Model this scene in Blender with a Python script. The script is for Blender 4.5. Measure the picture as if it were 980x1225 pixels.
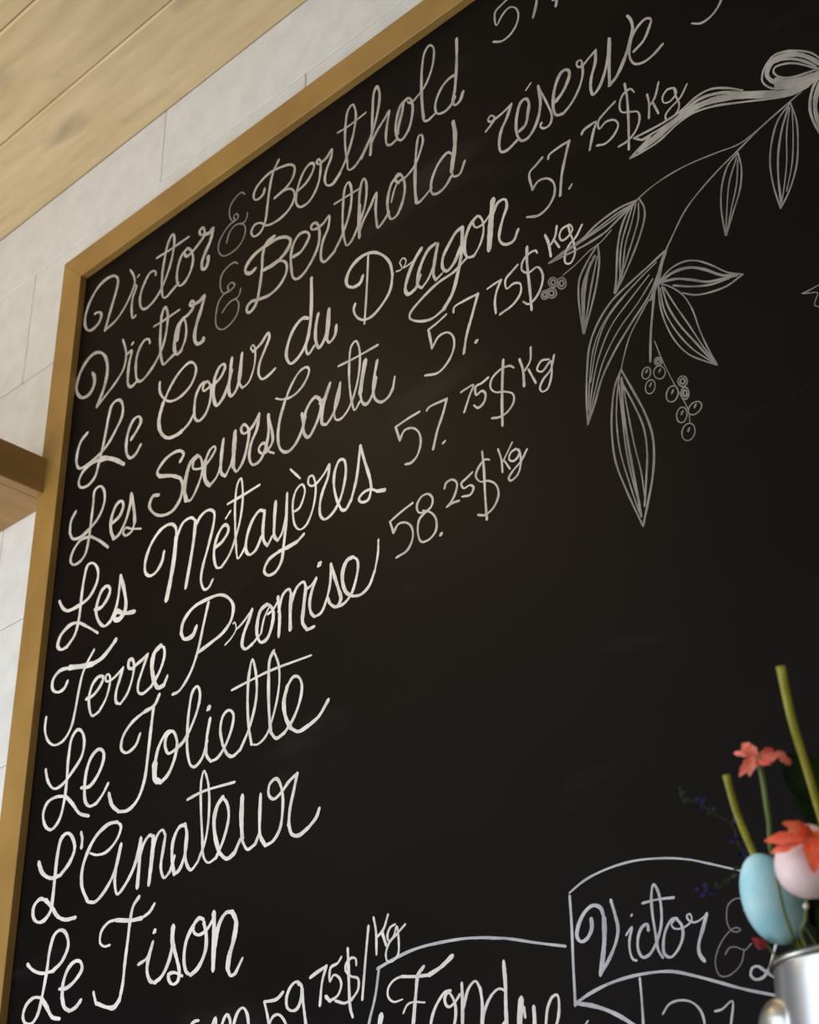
import bpy, bmesh, math, random
from mathutils import Vector, Matrix
random.seed(7)
for o in list(bpy.data.objects): bpy.data.objects.remove(o, do_unlink=True)
SC = bpy.context.scene
COL = SC.collection
# ------------------------------------------------------------------ camera
# World: X runs right along the back wall, Y into the wall (board surface at Y=0), Z up. Metres.
CAM = Vector((0.0, -1.0, 1.5))
F = 1848.37                                   # focal length in pixels of the 980x1225 frame
AX = Vector((0.72811735, -0.34401139, -0.59287544))   # world X, Y, Z seen in camera axes (right, down, forward)
AY = Vector((0.68527001, 0.34536984, 0.64119005))
AZ = Vector((-0.01581539, -0.87314136, 0.48721046))
right = Vector((AX[0], AY[0], AZ[0])); down = Vector((AX[1], AY[1], AZ[1])); fwd = Vector((AX[2], AY[2], AZ[2]))
cd = bpy.data.cameras.new('camera'); cam = bpy.data.objects.new('camera', cd); COL.objects.link(cam)
R3 = Matrix((right, -down, -fwd)).transposed()
cam.matrix_world = Matrix.Translation(CAM) @ R3.to_4x4()
cd.sensor_fit = 'VERTICAL'; cd.sensor_height = 24.0; cd.lens = F / 1225 * 24.0
cd.dof.use_dof = True; cd.dof.focus_distance = 1.5; cd.dof.aperture_fstop = 9.0
cd.clip_start = 0.02
SC.camera = cam
# ------------------------------------------------------------------ light
W = bpy.data.worlds.new('room_light'); SC.world = W; W.use_nodes = True
W.node_tree.nodes['Background'].inputs[0].default_value = (0.80, 0.88, 1.0, 1)
W.node_tree.nodes['Background'].inputs[1].default_value = 0.16
def area(name, loc, aim, sx, sy, power, col):
    l = bpy.data.lights.new(name, 'AREA'); l.shape = 'RECTANGLE'; l.size = sx; l.size_y = sy
    l.energy = power; l.color = col
    o = bpy.data.objects.new(name, l); COL.objects.link(o); o.location = loc
    o.rotation_euler = (Vector(aim) - Vector(loc)).to_track_quat('-Z', 'Y').to_euler(); return o
area('window_daylight', (-2.05, -0.95, 1.05), (-1.5, 0.0, 1.75), 0.9, 0.9, 21, (0.84, 0.92, 1.0))
area('front_window_daylight', (-1.05, -1.95, 2.0), (-0.45, -0.2, 1.7), 2.0, 1.5, 22, (0.86, 0.93, 1.0))
area('egg_fill_light', (0.9, -1.7, 1.75), (-0.4, -0.25, 1.7), 0.7, 0.8, 5, (0.95, 0.97, 1.0))  # added fill light to brighten the eggs, not an actual window
area('ceiling_bounce_fill', (-1.9, -1.1, 2.45), (-1.7, -0.5, 3.13), 0.5, 0.5, 6, (1.0, 0.83, 0.58))  # added uplight standing in for warm light bounced onto the ceiling
sp_ = bpy.data.lights.new('ceiling_spot', 'SPOT'); sp_.energy = 13; sp_.color = (1.0, 0.72, 0.36); sp_.spot_size = 0.95; sp_.spot_blend = 1.0; sp_.shadow_soft_size = 0.06
so_ = bpy.data.objects.new('ceiling_spot', sp_); COL.objects.link(so_); so_.location = (-1.70, -0.84, 3.05)
so_.rotation_euler = (Vector((-0.90, 0, 2.36)) - so_.location).to_track_quat('-Z', 'Y').to_euler()
SC.view_settings.view_transform = 'Standard'; SC.view_settings.look = 'None'
SC.view_settings.exposure = 0.0; SC.view_settings.gamma = 1.0; SC.view_settings.use_curve_mapping = False
# ------------------------------------------------------------------ helpers
def at(px, py, depth):
    """point seen at a pixel of the 980x1225 frame, at a depth in metres along the view axis"""
    r = Vector((px - 490.0, py - 612.5, F)) * (depth / F)
    return CAM + Vector((r.dot(AX), r.dot(AY), r.dot(AZ)))
def link(name, bm, mat, parent=None, smooth=False):
    me = bpy.data.meshes.new(name); bm.to_mesh(me); bm.free()
    if smooth:
        for p in me.polygons: p.use_smooth = True
    me.materials.append(mat); o = bpy.data.objects.new(name, me); COL.objects.link(o); o.parent = parent
    return o
def empty(name, loc=(0, 0, 0)):
    o = bpy.data.objects.new(name, None); COL.objects.link(o); o.location = loc; o.empty_display_size = .05; return o
def tag(o, label=None, cat=None, group=None, kind=None):
    if label: o['label'] = label
    if cat: o['category'] = cat
    if group: o['group'] = group
    if kind: o['kind'] = kind
    return o
def box(bm, x0, x1, y0, y1, z0, z1, bev=0.0):
    r = bmesh.ops.create_cube(bm, size=1.0)
    for v in r['verts']:
        v.co = Vector(((x0 + x1) / 2 + v.co.x * (x1 - x0), (y0 + y1) / 2 + v.co.y * (y1 - y0), (z0 + z1) / 2 + v.co.z * (z1 - z0)))
    if bev:
        es = list({e for v in r['verts'] for e in v.link_edges})
        bmesh.ops.bevel(bm, geom=es, offset=bev, segments=1, affect='EDGES')
    return bm
def tube(bm, pts, rad, seg=8, cap=True):
    pts = [Vector(p) for p in pts]; n = len(pts); rings = []
    up = Vector((0.31, 0.2, 0.93))
    for i, p in enumerate(pts):
        t = (pts[min(i + 1, n - 1)] - pts[max(i - 1, 0)]).normalized()
        a = t.cross(up)
        if a.length < 1e-3: a = t.cross(Vector((1, 0, 0)))
        a.normalize(); b = t.cross(a)
        r = rad[i] if isinstance(rad, (list, tuple)) else rad
        rings.append([bm.verts.new(p + (a * math.cos(k * 2 * math.pi / seg) + b * math.sin(k * 2 * math.pi / seg)) * r) for k in range(seg)])
    for i in range(n - 1):
        for k in range(seg):
            bm.faces.new((rings[i][k], rings[i][(k + 1) % seg], rings[i + 1][(k + 1) % seg], rings[i + 1][k]))
    if cap:
        bm.faces.new(rings[0][::-1]); bm.faces.new(rings[-1])
    bmesh.ops.recalc_face_normals(bm, faces=bm.faces[:])
    return bm
def lathe(bm, prof, seg=48, M=Matrix()):
    rings = []
    for r, z in prof:
        if r < 1e-6: rings.append([bm.verts.new(M @ Vector((0, 0, z)))])
        else: rings.append([bm.verts.new(M @ Vector((r * math.cos(k * 2 * math.pi / seg), r * math.sin(k * 2 * math.pi / seg), z))) for k in range(seg)])
    for a, b in zip(rings, rings[1:]):
        for k in range(seg):
            k2 = (k + 1) % seg
            if len(a) == 1 and len(b) == 1: continue
            if len(a) == 1: bm.faces.new((a[0], b[k], b[k2]))
            elif len(b) == 1: bm.faces.new((a[k], b[0], a[k2]))
            else: bm.faces.new((a[k], b[k], b[k2], a[k2]))
    bmesh.ops.recalc_face_normals(bm, faces=bm.faces[:])
    return bm
def smooth_pts(P, n=6):
    P = [Vector(p) for p in P]; out = []
    Q = [P[0] * 2 - P[1]] + P + [P[-1] * 2 - P[-2]]
    for i in range(1, len(Q) - 2):
        for j in range(n):
            t = j / n; p0, p1, p2, p3 = Q[i - 1:i + 3]
            out.append(0.5 * ((2 * p1) + (p2 - p0) * t + (2 * p0 - 5 * p1 + 4 * p2 - p3) * t * t + (3 * p1 - p0 - 3 * p2 + p3) * t ** 3))
    out.append(P[-1]); return out
# ------------------------------------------------------------------ materials
def mat(name, col, rough=0.6, metal=0.0, spec=0.5, emit=None):
    m = bpy.data.materials.new(name); m.use_nodes = True; b = m.node_tree.nodes['Principled BSDF']
    b.inputs['Base Color'].default_value = (*col, 1); b.inputs['Roughness'].default_value = rough
    b.inputs['Metallic'].default_value = metal; b.inputs['Specular IOR Level'].default_value = spec
    return m
def nodes(m): return m.node_tree.nodes, m.node_tree.links, m.node_tree.nodes['Principled BSDF']
def noise_mix(m, c1, c2, scale, stretch=(1, 1, 1), lo=0.35, hi=0.65, detail=6, bump=0.0, bscale=None, knots=None, rnd=True, rot=0.0):
    N, L, B = nodes(m)
    tc = N.new('ShaderNodeTexCoord'); mp = N.new('ShaderNodeMapping'); mp.inputs['Scale'].default_value = stretch
    L.new(tc.outputs['Object'], mp.inputs[0])
    src = mp.outputs[0]
    if rnd:
        oi = N.new('ShaderNodeObjectInfo'); mu = N.new('ShaderNodeMath'); mu.operation = 'MULTIPLY'; mu.inputs[1].default_value = 37.0
        L.new(oi.outputs['Random'], mu.inputs[0]); va = N.new('ShaderNodeVectorMath'); va.operation = 'ADD'
        L.new(src, va.inputs[0]); L.new(mu.outputs[0], va.inputs[1]); src = va.outputs[0]
    nz = N.new('ShaderNodeTexNoise'); nz.inputs['Scale'].default_value = scale; nz.inputs['Detail'].default_value = detail
    L.new(src, nz.inputs['Vector'])
    cr = N.new('ShaderNodeValToRGB'); cr.color_ramp.elements[0].position = lo; cr.color_ramp.elements[1].position = hi
    cr.color_ramp.elements[0].color = (*c1, 1); cr.color_ramp.elements[1].color = (*c2, 1)
    L.new(nz.outputs['Fac'], cr.inputs[0]); out = cr.outputs[0]
    if knots:
        kc, ks, kt = knots
        m2 = N.new('ShaderNodeMapping'); m2.inputs['Scale'].default_value = ks; L.new(tc.outputs['Object'], m2.inputs[0])
        n2 = N.new('ShaderNodeTexNoise'); n2.inputs['Scale'].default_value = 1.0; n2.inputs['Detail'].default_value = 3
        L.new(m2.outputs[0], n2.inputs['Vector'])
        r2 = N.new('ShaderNodeValToRGB'); r2.color_ramp.elements[0].position = kt; r2.color_ramp.elements[1].position = kt + .16
        L.new(n2.outputs['Fac'], r2.inputs[0])
        mx = N.new('ShaderNodeMix'); mx.data_type = 'RGBA'; L.new(r2.outputs[0], mx.inputs[0]); L.new(out, mx.inputs[6])
        mx.inputs[7].default_value = (*kc, 1); out = mx.outputs[2]
    L.new(out, B.inputs['Base Color'])
    if bump:
        bp = N.new('ShaderNodeBump'); bp.inputs['Strength'].default_value = bump; bp.inputs['Distance'].default_value = .002
        nb = N.new('ShaderNodeTexNoise'); nb.inputs['Scale'].default_value = bscale or scale * 3; L.new(src, nb.inputs['Vector'])
        L.new(nb.outputs['Fac'], bp.inputs['Height']); L.new(bp.outputs[0], B.inputs['Normal'])
    return m
M = {}
M['wall'] = noise_mix(mat('white_painted_panel', (.7, .69, .67), .65), (.60, .597, .59), (.66, .657, .65), 30, bump=.25, bscale=260)
M['wall_back'] = mat('panel_joint', (.42, .38, .36), .8)
M['ceil'] = noise_mix(mat('pale_ceiling_pine', (.6, .45, .25), .5), (.56, .42, .225), (.70, .54, .32), 5, (1.2, 9, 9), .35, .7, bump=.08, knots=((.36, .28, .19), (4, 11, 1), .60))
M['ceil_gap'] = mat('ceiling_groove', (.42, .28, .14), .8)
M['frame'] = noise_mix(mat('oak_stained_frame', (.40, .24, .08), .42), (.245, .135, .030), (.345, .20, .052), 9, (1, 1, 1), .3, .7, bump=.1, bscale=80)
M['shelf'] = noise_mix(mat('brown_shelf_wood', (.36, .2, .07), .5), (.27, .145, .038), (.34, .19, .058), 6, (8, 1, 8), .3, .7, bump=.1)
M['board'] = noise_mix(mat('chalkboard_black', (.012, .009, .008), .46, spec=.05), (.0034, .0026, .0027), (.0056, .0040, .0036), 3, (1, 1, 1.6), .3, .7, rnd=False)
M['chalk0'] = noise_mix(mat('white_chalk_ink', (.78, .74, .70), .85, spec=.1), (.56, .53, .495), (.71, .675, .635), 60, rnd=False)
M['chalk5'] = noise_mix(mat('dull_shaded_chalk_ink', (.5, .46, .42), .9, spec=.1), (.29, .265, .24), (.41, .38, .345), 60, rnd=False)  # top rows: fainter ink, with the light's upward falloff also put into the colour
M['chalk6'] = noise_mix(mat('soft_shaded_chalk_ink', (.6, .56, .52), .9, spec=.1), (.39, .362, .33), (.54, .505, .465), 60, rnd=False)  # middle rows: milder step of the same falloff painted into the ink colour
M['chalk1'] = mat('faint_grey_chalk', (.17, .155, .15), .9, spec=.1)
M['chalk2'] = noise_mix(mat('cool_white_chalk_ink', (.6, .6, .64), .85, spec=.1), (.36, .36, .385), (.50, .50, .53), 50, rnd=False)
M['chalk3'] = noise_mix(mat('pencil_grey_chalk', (.27, .25, .24), .9, spec=.1), (.16, .147, .138), (.25, .23, .215), 40, rnd=False)
M['chalk4'] = noise_mix(mat('ribbon_chalk', (.3, .28, .25), .9, spec=.1), (.22, .205, .19), (.36, .335, .305), 45, rnd=False)
M['floor'] = noise_mix(mat('grey_floor', (.3, .28, .26), .5), (.26, .24, .22), (.34, .32, .30), 4, rnd=False)
M['metal'] = mat('galvanized_metal', (.62, .64, .67), .32, 1.0)
M['rim'] = mat('rolled_rim_metal', (.55, .53, .50), .3, 1.0)
M['blue'] = noise_mix(mat('pale_blue_egg', (.35, .68, .78), .45), (.38, .76, .86), (.56, .88, .95), 60, bump=.1, bscale=200)
M['pink'] = noise_mix(mat('pale_pink_egg', (.85, .6, .6), .45), (.96, .62, .62), (.97, .80, .80), 25)
M['coral'] = noise_mix(mat('coral_petal', (.85, .16, .07), .55), (.82, .06, .018), (.92, .17, .06), 120)
M['salmon'] = noise_mix(mat('salmon_petal', (.85, .25, .18), .55), (.84, .10, .05), (.92, .30, .20), 90)
M['reed'] = noise_mix(mat('yellow_green_reed', (.42, .40, .03), .5), (.27, .24, .012), (.40, .355, .03), 60)
M['stem'] = mat('thin_green_stem', (.16, .22, .06), .5)
M['orange'] = mat('orange_calyx', (.85, .35, .03), .5)
M['leaf'] = noise_mix(mat('dark_green_leaf', (.012, .028, .008), .7, spec=.2), (.008, .020, .005), (.03, .065, .012), 40)
M['purple'] = mat('dark_purple_bloom', (.035, .018, .085), .8, spec=.2)
M['sprig'] = mat('olive_sprig', (.05, .06, .025), .8, spec=.2)
M['redbud'] = mat('red_bud', (.35, .02, .025), .6)
M['pearl'] = mat('cream_pearl', (.85, .78, .66), .3)
M['counter'] = noise_mix(mat('counter_wood', (.3, .18, .08), .5), (.28, .165, .07), (.36, .22, .10), 5, (1, 8, 8), .3, .7)
M['foam'] = mat('dark_moss_foam', (.03, .05, .02), .9)
# dusty smudges wiped into the chalkboard paint
N_, L_, B_ = nodes(M['board'])
tc = N_.new('ShaderNodeTexCoord'); mp = N_.new('ShaderNodeMapping'); mp.inputs['Rotation'].default_value = (0, .25, 0); mp.inputs['Scale'].default_value = (2.2, 1, 9)
L_.new(tc.outputs['Object'], mp.inputs[0]); nz = N_.new('ShaderNodeTexNoise'); nz.inputs['Scale'].default_value = 1.6; nz.inputs['Detail'].default_value = 5
L_.new(mp.outputs[0], nz.inputs['Vector']); cr = N_.new('ShaderNodeValToRGB'); cr.color_ramp.elements[0].position = .60; cr.color_ramp.elements[1].position = .80
cr.color_ramp.elements[1].color = (.35, .35, .35, 1); L_.new(nz.outputs['Fac'], cr.inputs[0])
mx = N_.new('ShaderNodeMix'); mx.data_type = 'RGBA'; L_.new(cr.outputs[0], mx.inputs[0]); old = B_.inputs['Base Color'].links[0].from_socket
L_.new(old, mx.inputs[6]); mx.inputs[7].default_value = (.035, .031, .030, 1); L_.new(mx.outputs[2], B_.inputs['Base Color'])
CHALK = [
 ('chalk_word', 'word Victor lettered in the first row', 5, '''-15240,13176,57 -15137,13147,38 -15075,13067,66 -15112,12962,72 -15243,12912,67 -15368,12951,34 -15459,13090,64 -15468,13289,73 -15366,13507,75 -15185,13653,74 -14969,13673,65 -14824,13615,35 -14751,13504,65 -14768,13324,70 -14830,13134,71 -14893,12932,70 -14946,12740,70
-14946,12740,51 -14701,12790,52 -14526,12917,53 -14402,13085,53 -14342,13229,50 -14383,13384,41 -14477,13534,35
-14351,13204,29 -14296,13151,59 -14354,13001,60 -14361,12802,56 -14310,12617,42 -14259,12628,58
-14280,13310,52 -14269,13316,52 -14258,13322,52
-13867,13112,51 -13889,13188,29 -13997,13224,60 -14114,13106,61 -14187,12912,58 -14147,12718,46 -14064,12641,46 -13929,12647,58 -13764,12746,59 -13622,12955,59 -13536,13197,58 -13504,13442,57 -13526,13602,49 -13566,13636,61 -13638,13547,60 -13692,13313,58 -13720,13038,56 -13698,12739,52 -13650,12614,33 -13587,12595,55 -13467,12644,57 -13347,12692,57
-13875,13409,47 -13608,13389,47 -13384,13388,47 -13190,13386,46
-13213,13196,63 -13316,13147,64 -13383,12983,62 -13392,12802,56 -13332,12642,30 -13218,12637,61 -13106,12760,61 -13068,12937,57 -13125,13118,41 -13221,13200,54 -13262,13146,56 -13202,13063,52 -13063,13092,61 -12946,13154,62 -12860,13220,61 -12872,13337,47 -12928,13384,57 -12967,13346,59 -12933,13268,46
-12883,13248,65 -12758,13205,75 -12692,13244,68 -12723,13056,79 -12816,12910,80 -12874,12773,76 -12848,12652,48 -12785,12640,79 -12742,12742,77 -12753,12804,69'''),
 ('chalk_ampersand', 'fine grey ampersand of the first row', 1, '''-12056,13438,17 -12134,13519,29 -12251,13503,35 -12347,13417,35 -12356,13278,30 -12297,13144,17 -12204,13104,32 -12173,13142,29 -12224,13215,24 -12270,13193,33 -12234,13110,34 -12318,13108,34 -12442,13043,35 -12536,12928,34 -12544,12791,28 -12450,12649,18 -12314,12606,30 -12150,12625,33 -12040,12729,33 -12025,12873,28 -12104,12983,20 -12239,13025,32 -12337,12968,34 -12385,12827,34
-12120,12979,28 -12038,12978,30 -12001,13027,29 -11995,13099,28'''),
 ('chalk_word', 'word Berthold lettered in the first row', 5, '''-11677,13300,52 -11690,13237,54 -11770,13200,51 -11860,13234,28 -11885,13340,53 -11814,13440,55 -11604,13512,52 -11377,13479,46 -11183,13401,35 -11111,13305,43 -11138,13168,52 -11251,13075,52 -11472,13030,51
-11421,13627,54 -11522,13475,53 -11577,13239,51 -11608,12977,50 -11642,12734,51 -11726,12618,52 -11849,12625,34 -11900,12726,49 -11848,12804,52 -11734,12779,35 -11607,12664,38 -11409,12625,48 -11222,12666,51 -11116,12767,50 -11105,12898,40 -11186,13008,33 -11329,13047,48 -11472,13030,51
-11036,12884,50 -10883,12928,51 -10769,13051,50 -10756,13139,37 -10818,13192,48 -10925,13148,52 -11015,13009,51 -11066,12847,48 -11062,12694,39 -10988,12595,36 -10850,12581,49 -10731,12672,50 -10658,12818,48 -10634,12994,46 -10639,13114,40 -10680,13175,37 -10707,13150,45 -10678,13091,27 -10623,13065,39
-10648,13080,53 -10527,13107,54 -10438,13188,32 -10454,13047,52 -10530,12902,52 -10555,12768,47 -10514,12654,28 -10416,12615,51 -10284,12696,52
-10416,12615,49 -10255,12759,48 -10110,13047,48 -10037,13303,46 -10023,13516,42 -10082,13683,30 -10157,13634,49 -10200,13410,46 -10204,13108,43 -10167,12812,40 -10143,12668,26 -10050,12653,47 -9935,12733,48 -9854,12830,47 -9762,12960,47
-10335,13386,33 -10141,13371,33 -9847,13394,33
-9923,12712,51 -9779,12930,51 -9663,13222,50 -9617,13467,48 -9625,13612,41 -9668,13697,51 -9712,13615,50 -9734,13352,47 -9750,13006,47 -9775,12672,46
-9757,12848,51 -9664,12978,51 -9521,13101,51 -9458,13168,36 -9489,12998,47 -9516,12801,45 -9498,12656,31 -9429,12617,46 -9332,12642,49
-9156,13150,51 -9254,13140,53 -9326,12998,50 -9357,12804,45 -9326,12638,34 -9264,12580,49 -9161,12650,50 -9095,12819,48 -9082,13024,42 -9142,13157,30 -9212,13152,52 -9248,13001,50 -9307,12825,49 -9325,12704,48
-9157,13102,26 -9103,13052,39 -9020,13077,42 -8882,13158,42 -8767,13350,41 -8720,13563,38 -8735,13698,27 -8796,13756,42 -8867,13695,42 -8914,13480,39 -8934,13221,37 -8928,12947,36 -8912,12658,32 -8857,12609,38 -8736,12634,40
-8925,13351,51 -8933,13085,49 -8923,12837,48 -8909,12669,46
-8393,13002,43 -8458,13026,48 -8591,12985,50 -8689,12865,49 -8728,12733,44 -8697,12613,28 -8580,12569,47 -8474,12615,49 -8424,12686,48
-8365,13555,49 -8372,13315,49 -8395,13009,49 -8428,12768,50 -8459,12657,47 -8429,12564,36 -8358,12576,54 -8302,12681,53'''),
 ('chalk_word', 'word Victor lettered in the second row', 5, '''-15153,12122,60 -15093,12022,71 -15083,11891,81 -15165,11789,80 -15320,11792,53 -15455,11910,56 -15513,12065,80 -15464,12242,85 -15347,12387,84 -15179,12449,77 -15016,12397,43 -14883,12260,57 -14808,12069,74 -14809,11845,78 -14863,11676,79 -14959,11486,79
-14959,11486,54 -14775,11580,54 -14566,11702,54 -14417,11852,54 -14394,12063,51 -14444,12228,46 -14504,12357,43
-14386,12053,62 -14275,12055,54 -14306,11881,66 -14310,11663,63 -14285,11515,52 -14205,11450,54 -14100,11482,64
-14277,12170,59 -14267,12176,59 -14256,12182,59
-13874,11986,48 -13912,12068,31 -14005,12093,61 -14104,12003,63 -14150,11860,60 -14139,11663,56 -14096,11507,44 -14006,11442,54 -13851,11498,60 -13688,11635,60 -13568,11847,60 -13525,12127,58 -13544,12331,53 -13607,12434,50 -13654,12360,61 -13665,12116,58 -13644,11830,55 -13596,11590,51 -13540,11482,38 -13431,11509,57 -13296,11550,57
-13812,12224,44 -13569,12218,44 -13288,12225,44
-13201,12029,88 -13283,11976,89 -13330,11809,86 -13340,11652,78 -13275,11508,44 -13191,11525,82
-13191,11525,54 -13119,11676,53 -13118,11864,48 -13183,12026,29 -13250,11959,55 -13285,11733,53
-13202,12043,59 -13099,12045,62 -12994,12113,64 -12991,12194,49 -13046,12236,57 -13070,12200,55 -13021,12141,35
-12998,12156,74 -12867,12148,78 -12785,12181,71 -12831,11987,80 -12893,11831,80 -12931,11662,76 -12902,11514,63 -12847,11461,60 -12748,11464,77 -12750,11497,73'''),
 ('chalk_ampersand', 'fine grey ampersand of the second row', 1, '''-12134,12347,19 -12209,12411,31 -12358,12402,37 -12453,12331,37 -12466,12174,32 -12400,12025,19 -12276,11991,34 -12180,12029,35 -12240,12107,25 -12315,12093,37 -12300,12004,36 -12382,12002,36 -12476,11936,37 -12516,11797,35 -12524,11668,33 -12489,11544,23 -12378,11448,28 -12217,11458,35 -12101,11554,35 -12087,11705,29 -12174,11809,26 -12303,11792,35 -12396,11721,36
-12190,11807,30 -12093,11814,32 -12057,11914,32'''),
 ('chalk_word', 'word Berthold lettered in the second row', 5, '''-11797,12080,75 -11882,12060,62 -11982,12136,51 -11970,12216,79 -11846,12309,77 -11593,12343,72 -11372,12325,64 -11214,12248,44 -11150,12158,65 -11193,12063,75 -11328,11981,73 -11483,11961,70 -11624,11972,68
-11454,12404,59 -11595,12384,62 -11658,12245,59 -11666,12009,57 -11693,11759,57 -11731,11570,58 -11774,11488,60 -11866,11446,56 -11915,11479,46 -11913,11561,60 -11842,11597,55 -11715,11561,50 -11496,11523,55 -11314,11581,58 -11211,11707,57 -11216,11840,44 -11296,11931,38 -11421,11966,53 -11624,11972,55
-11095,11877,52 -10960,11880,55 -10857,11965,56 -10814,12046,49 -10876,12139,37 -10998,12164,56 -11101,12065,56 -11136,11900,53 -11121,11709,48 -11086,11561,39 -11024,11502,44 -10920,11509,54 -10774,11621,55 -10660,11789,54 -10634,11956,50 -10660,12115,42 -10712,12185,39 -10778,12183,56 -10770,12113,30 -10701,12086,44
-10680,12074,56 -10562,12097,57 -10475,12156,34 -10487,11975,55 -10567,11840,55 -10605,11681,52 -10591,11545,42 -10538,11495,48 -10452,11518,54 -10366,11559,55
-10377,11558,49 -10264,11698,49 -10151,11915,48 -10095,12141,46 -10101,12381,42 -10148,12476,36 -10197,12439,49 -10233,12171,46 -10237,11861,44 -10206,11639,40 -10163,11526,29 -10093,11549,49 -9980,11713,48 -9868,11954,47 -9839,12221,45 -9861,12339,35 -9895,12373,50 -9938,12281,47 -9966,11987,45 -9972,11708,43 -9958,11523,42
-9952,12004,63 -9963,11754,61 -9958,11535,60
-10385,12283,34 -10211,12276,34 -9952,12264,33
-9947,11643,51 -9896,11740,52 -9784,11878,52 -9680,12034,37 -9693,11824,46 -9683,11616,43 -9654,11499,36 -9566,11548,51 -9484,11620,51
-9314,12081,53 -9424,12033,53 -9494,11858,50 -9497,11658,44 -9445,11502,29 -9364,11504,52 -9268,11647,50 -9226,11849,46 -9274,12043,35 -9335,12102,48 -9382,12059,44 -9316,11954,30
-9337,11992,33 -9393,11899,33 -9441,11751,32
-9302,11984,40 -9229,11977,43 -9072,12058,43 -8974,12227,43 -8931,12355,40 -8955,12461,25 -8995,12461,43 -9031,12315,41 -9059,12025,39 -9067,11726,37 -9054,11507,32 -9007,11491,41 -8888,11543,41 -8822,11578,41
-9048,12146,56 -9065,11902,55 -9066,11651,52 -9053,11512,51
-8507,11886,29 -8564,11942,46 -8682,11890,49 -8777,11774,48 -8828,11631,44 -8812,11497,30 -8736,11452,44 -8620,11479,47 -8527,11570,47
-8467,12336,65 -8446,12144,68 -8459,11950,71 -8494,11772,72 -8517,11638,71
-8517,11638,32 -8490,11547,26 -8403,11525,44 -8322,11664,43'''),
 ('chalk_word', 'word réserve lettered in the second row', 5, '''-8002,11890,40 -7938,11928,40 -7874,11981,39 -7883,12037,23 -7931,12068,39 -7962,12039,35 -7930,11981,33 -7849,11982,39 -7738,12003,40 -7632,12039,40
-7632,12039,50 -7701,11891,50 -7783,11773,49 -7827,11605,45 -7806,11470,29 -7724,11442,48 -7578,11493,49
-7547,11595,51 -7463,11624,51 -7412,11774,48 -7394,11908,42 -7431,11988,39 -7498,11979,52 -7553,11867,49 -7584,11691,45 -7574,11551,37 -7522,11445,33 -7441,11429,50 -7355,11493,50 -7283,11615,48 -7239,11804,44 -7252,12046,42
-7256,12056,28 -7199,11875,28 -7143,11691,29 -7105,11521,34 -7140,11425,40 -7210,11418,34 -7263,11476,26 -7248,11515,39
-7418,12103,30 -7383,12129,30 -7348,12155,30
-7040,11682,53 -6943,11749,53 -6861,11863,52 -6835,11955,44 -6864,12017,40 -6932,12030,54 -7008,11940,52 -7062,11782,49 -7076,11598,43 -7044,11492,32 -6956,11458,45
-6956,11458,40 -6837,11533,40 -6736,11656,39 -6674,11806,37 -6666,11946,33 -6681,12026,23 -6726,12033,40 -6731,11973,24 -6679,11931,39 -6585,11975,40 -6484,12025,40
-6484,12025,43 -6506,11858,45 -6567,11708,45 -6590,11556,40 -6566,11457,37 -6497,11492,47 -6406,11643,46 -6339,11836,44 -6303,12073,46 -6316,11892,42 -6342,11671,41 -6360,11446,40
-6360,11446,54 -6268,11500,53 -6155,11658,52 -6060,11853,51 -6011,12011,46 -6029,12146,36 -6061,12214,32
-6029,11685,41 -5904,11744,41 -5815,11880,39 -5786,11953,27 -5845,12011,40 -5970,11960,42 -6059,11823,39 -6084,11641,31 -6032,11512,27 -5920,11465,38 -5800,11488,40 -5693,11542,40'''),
 ('chalk_price', 'price figures cut by the top edge above the word réserve', 5, '''-7586,13616,37 -7682,13590,37 -7773,13550,35 -7765,13328,20 -7679,13425,37 -7575,13469,35 -7491,13406,19 -7449,13281,29 -7483,13146,35 -7576,13056,36 -7701,13041,33 -7828,13120,28
-7171,13391,43 -7183,13293,44 -7211,13181,45 -7249,13079,46
-6900,13236,42 -6917,13091,42 -6933,13011,43
-6973,13129,26 -6933,13106,26 -6894,13084,26'''),
 ('chalk_price', 'tail of a figure five at the top right corner', 5, '''-5339,11569,27 -5244,11502,30 -5147,11502,33 -5058,11549,33 -4986,11641,31 -4964,11739,29'''),
 ('chalk_price', 'price 57.75$ kg beside the word réserve', 5, '''-7269,11052,37 -7364,11000,37 -7448,10954,34 -7426,10714,29
-7426,10714,39 -7346,10776,38 -7224,10740,27 -7148,10625,28 -7155,10482,36 -7241,10376,38 -7367,10338,35 -7520,10402,32
-7194,10986,36 -7184,11027,39 -7042,11053,38 -6915,11053,37
-6915,11053,42 -6979,10874,42 -7039,10683,40 -7082,10427,39
-6928,10479,29 -6946,10462,29 -6964,10445,29
-6751,11039,40 -6730,11072,41 -6630,11088,40 -6565,11087,30 -6608,10981,38 -6674,10777,38
-6318,11193,35 -6442,11137,35 -6538,11074,34 -6533,10967,25 -6454,11007,33 -6351,10969,24 -6308,10876,29 -6370,10781,34 -6480,10739,33 -6583,10778,30
-6079,11158,20 -6123,11234,29 -6209,11223,35 -6266,11123,31 -6252,11010,20 -6153,10945,27 -6066,10887,20 -6057,10779,30 -6121,10664,33 -6220,10606,33 -6329,10602,32
-6181,11344,32 -6171,11175,33 -6183,10862,33 -6216,10492,33
-5938,11034,26 -5928,10916,28 -5949,10726,28
-5793,11095,31 -5858,10932,32 -5928,10869,33
-5883,10886,28 -5860,10800,28 -5837,10714,28
-5639,10916,25 -5706,10940,27 -5769,10888,26 -5764,10806,17 -5697,10776,27 -5615,10830,26 -5633,10912,25 -5624,10805,20 -5599,10664,22 -5635,10595,27 -5708,10566,26 -5762,10586,17 -5760,10647,26 -5693,10696,27 -5581,10745,27 -5486,10861,27'''),
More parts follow.
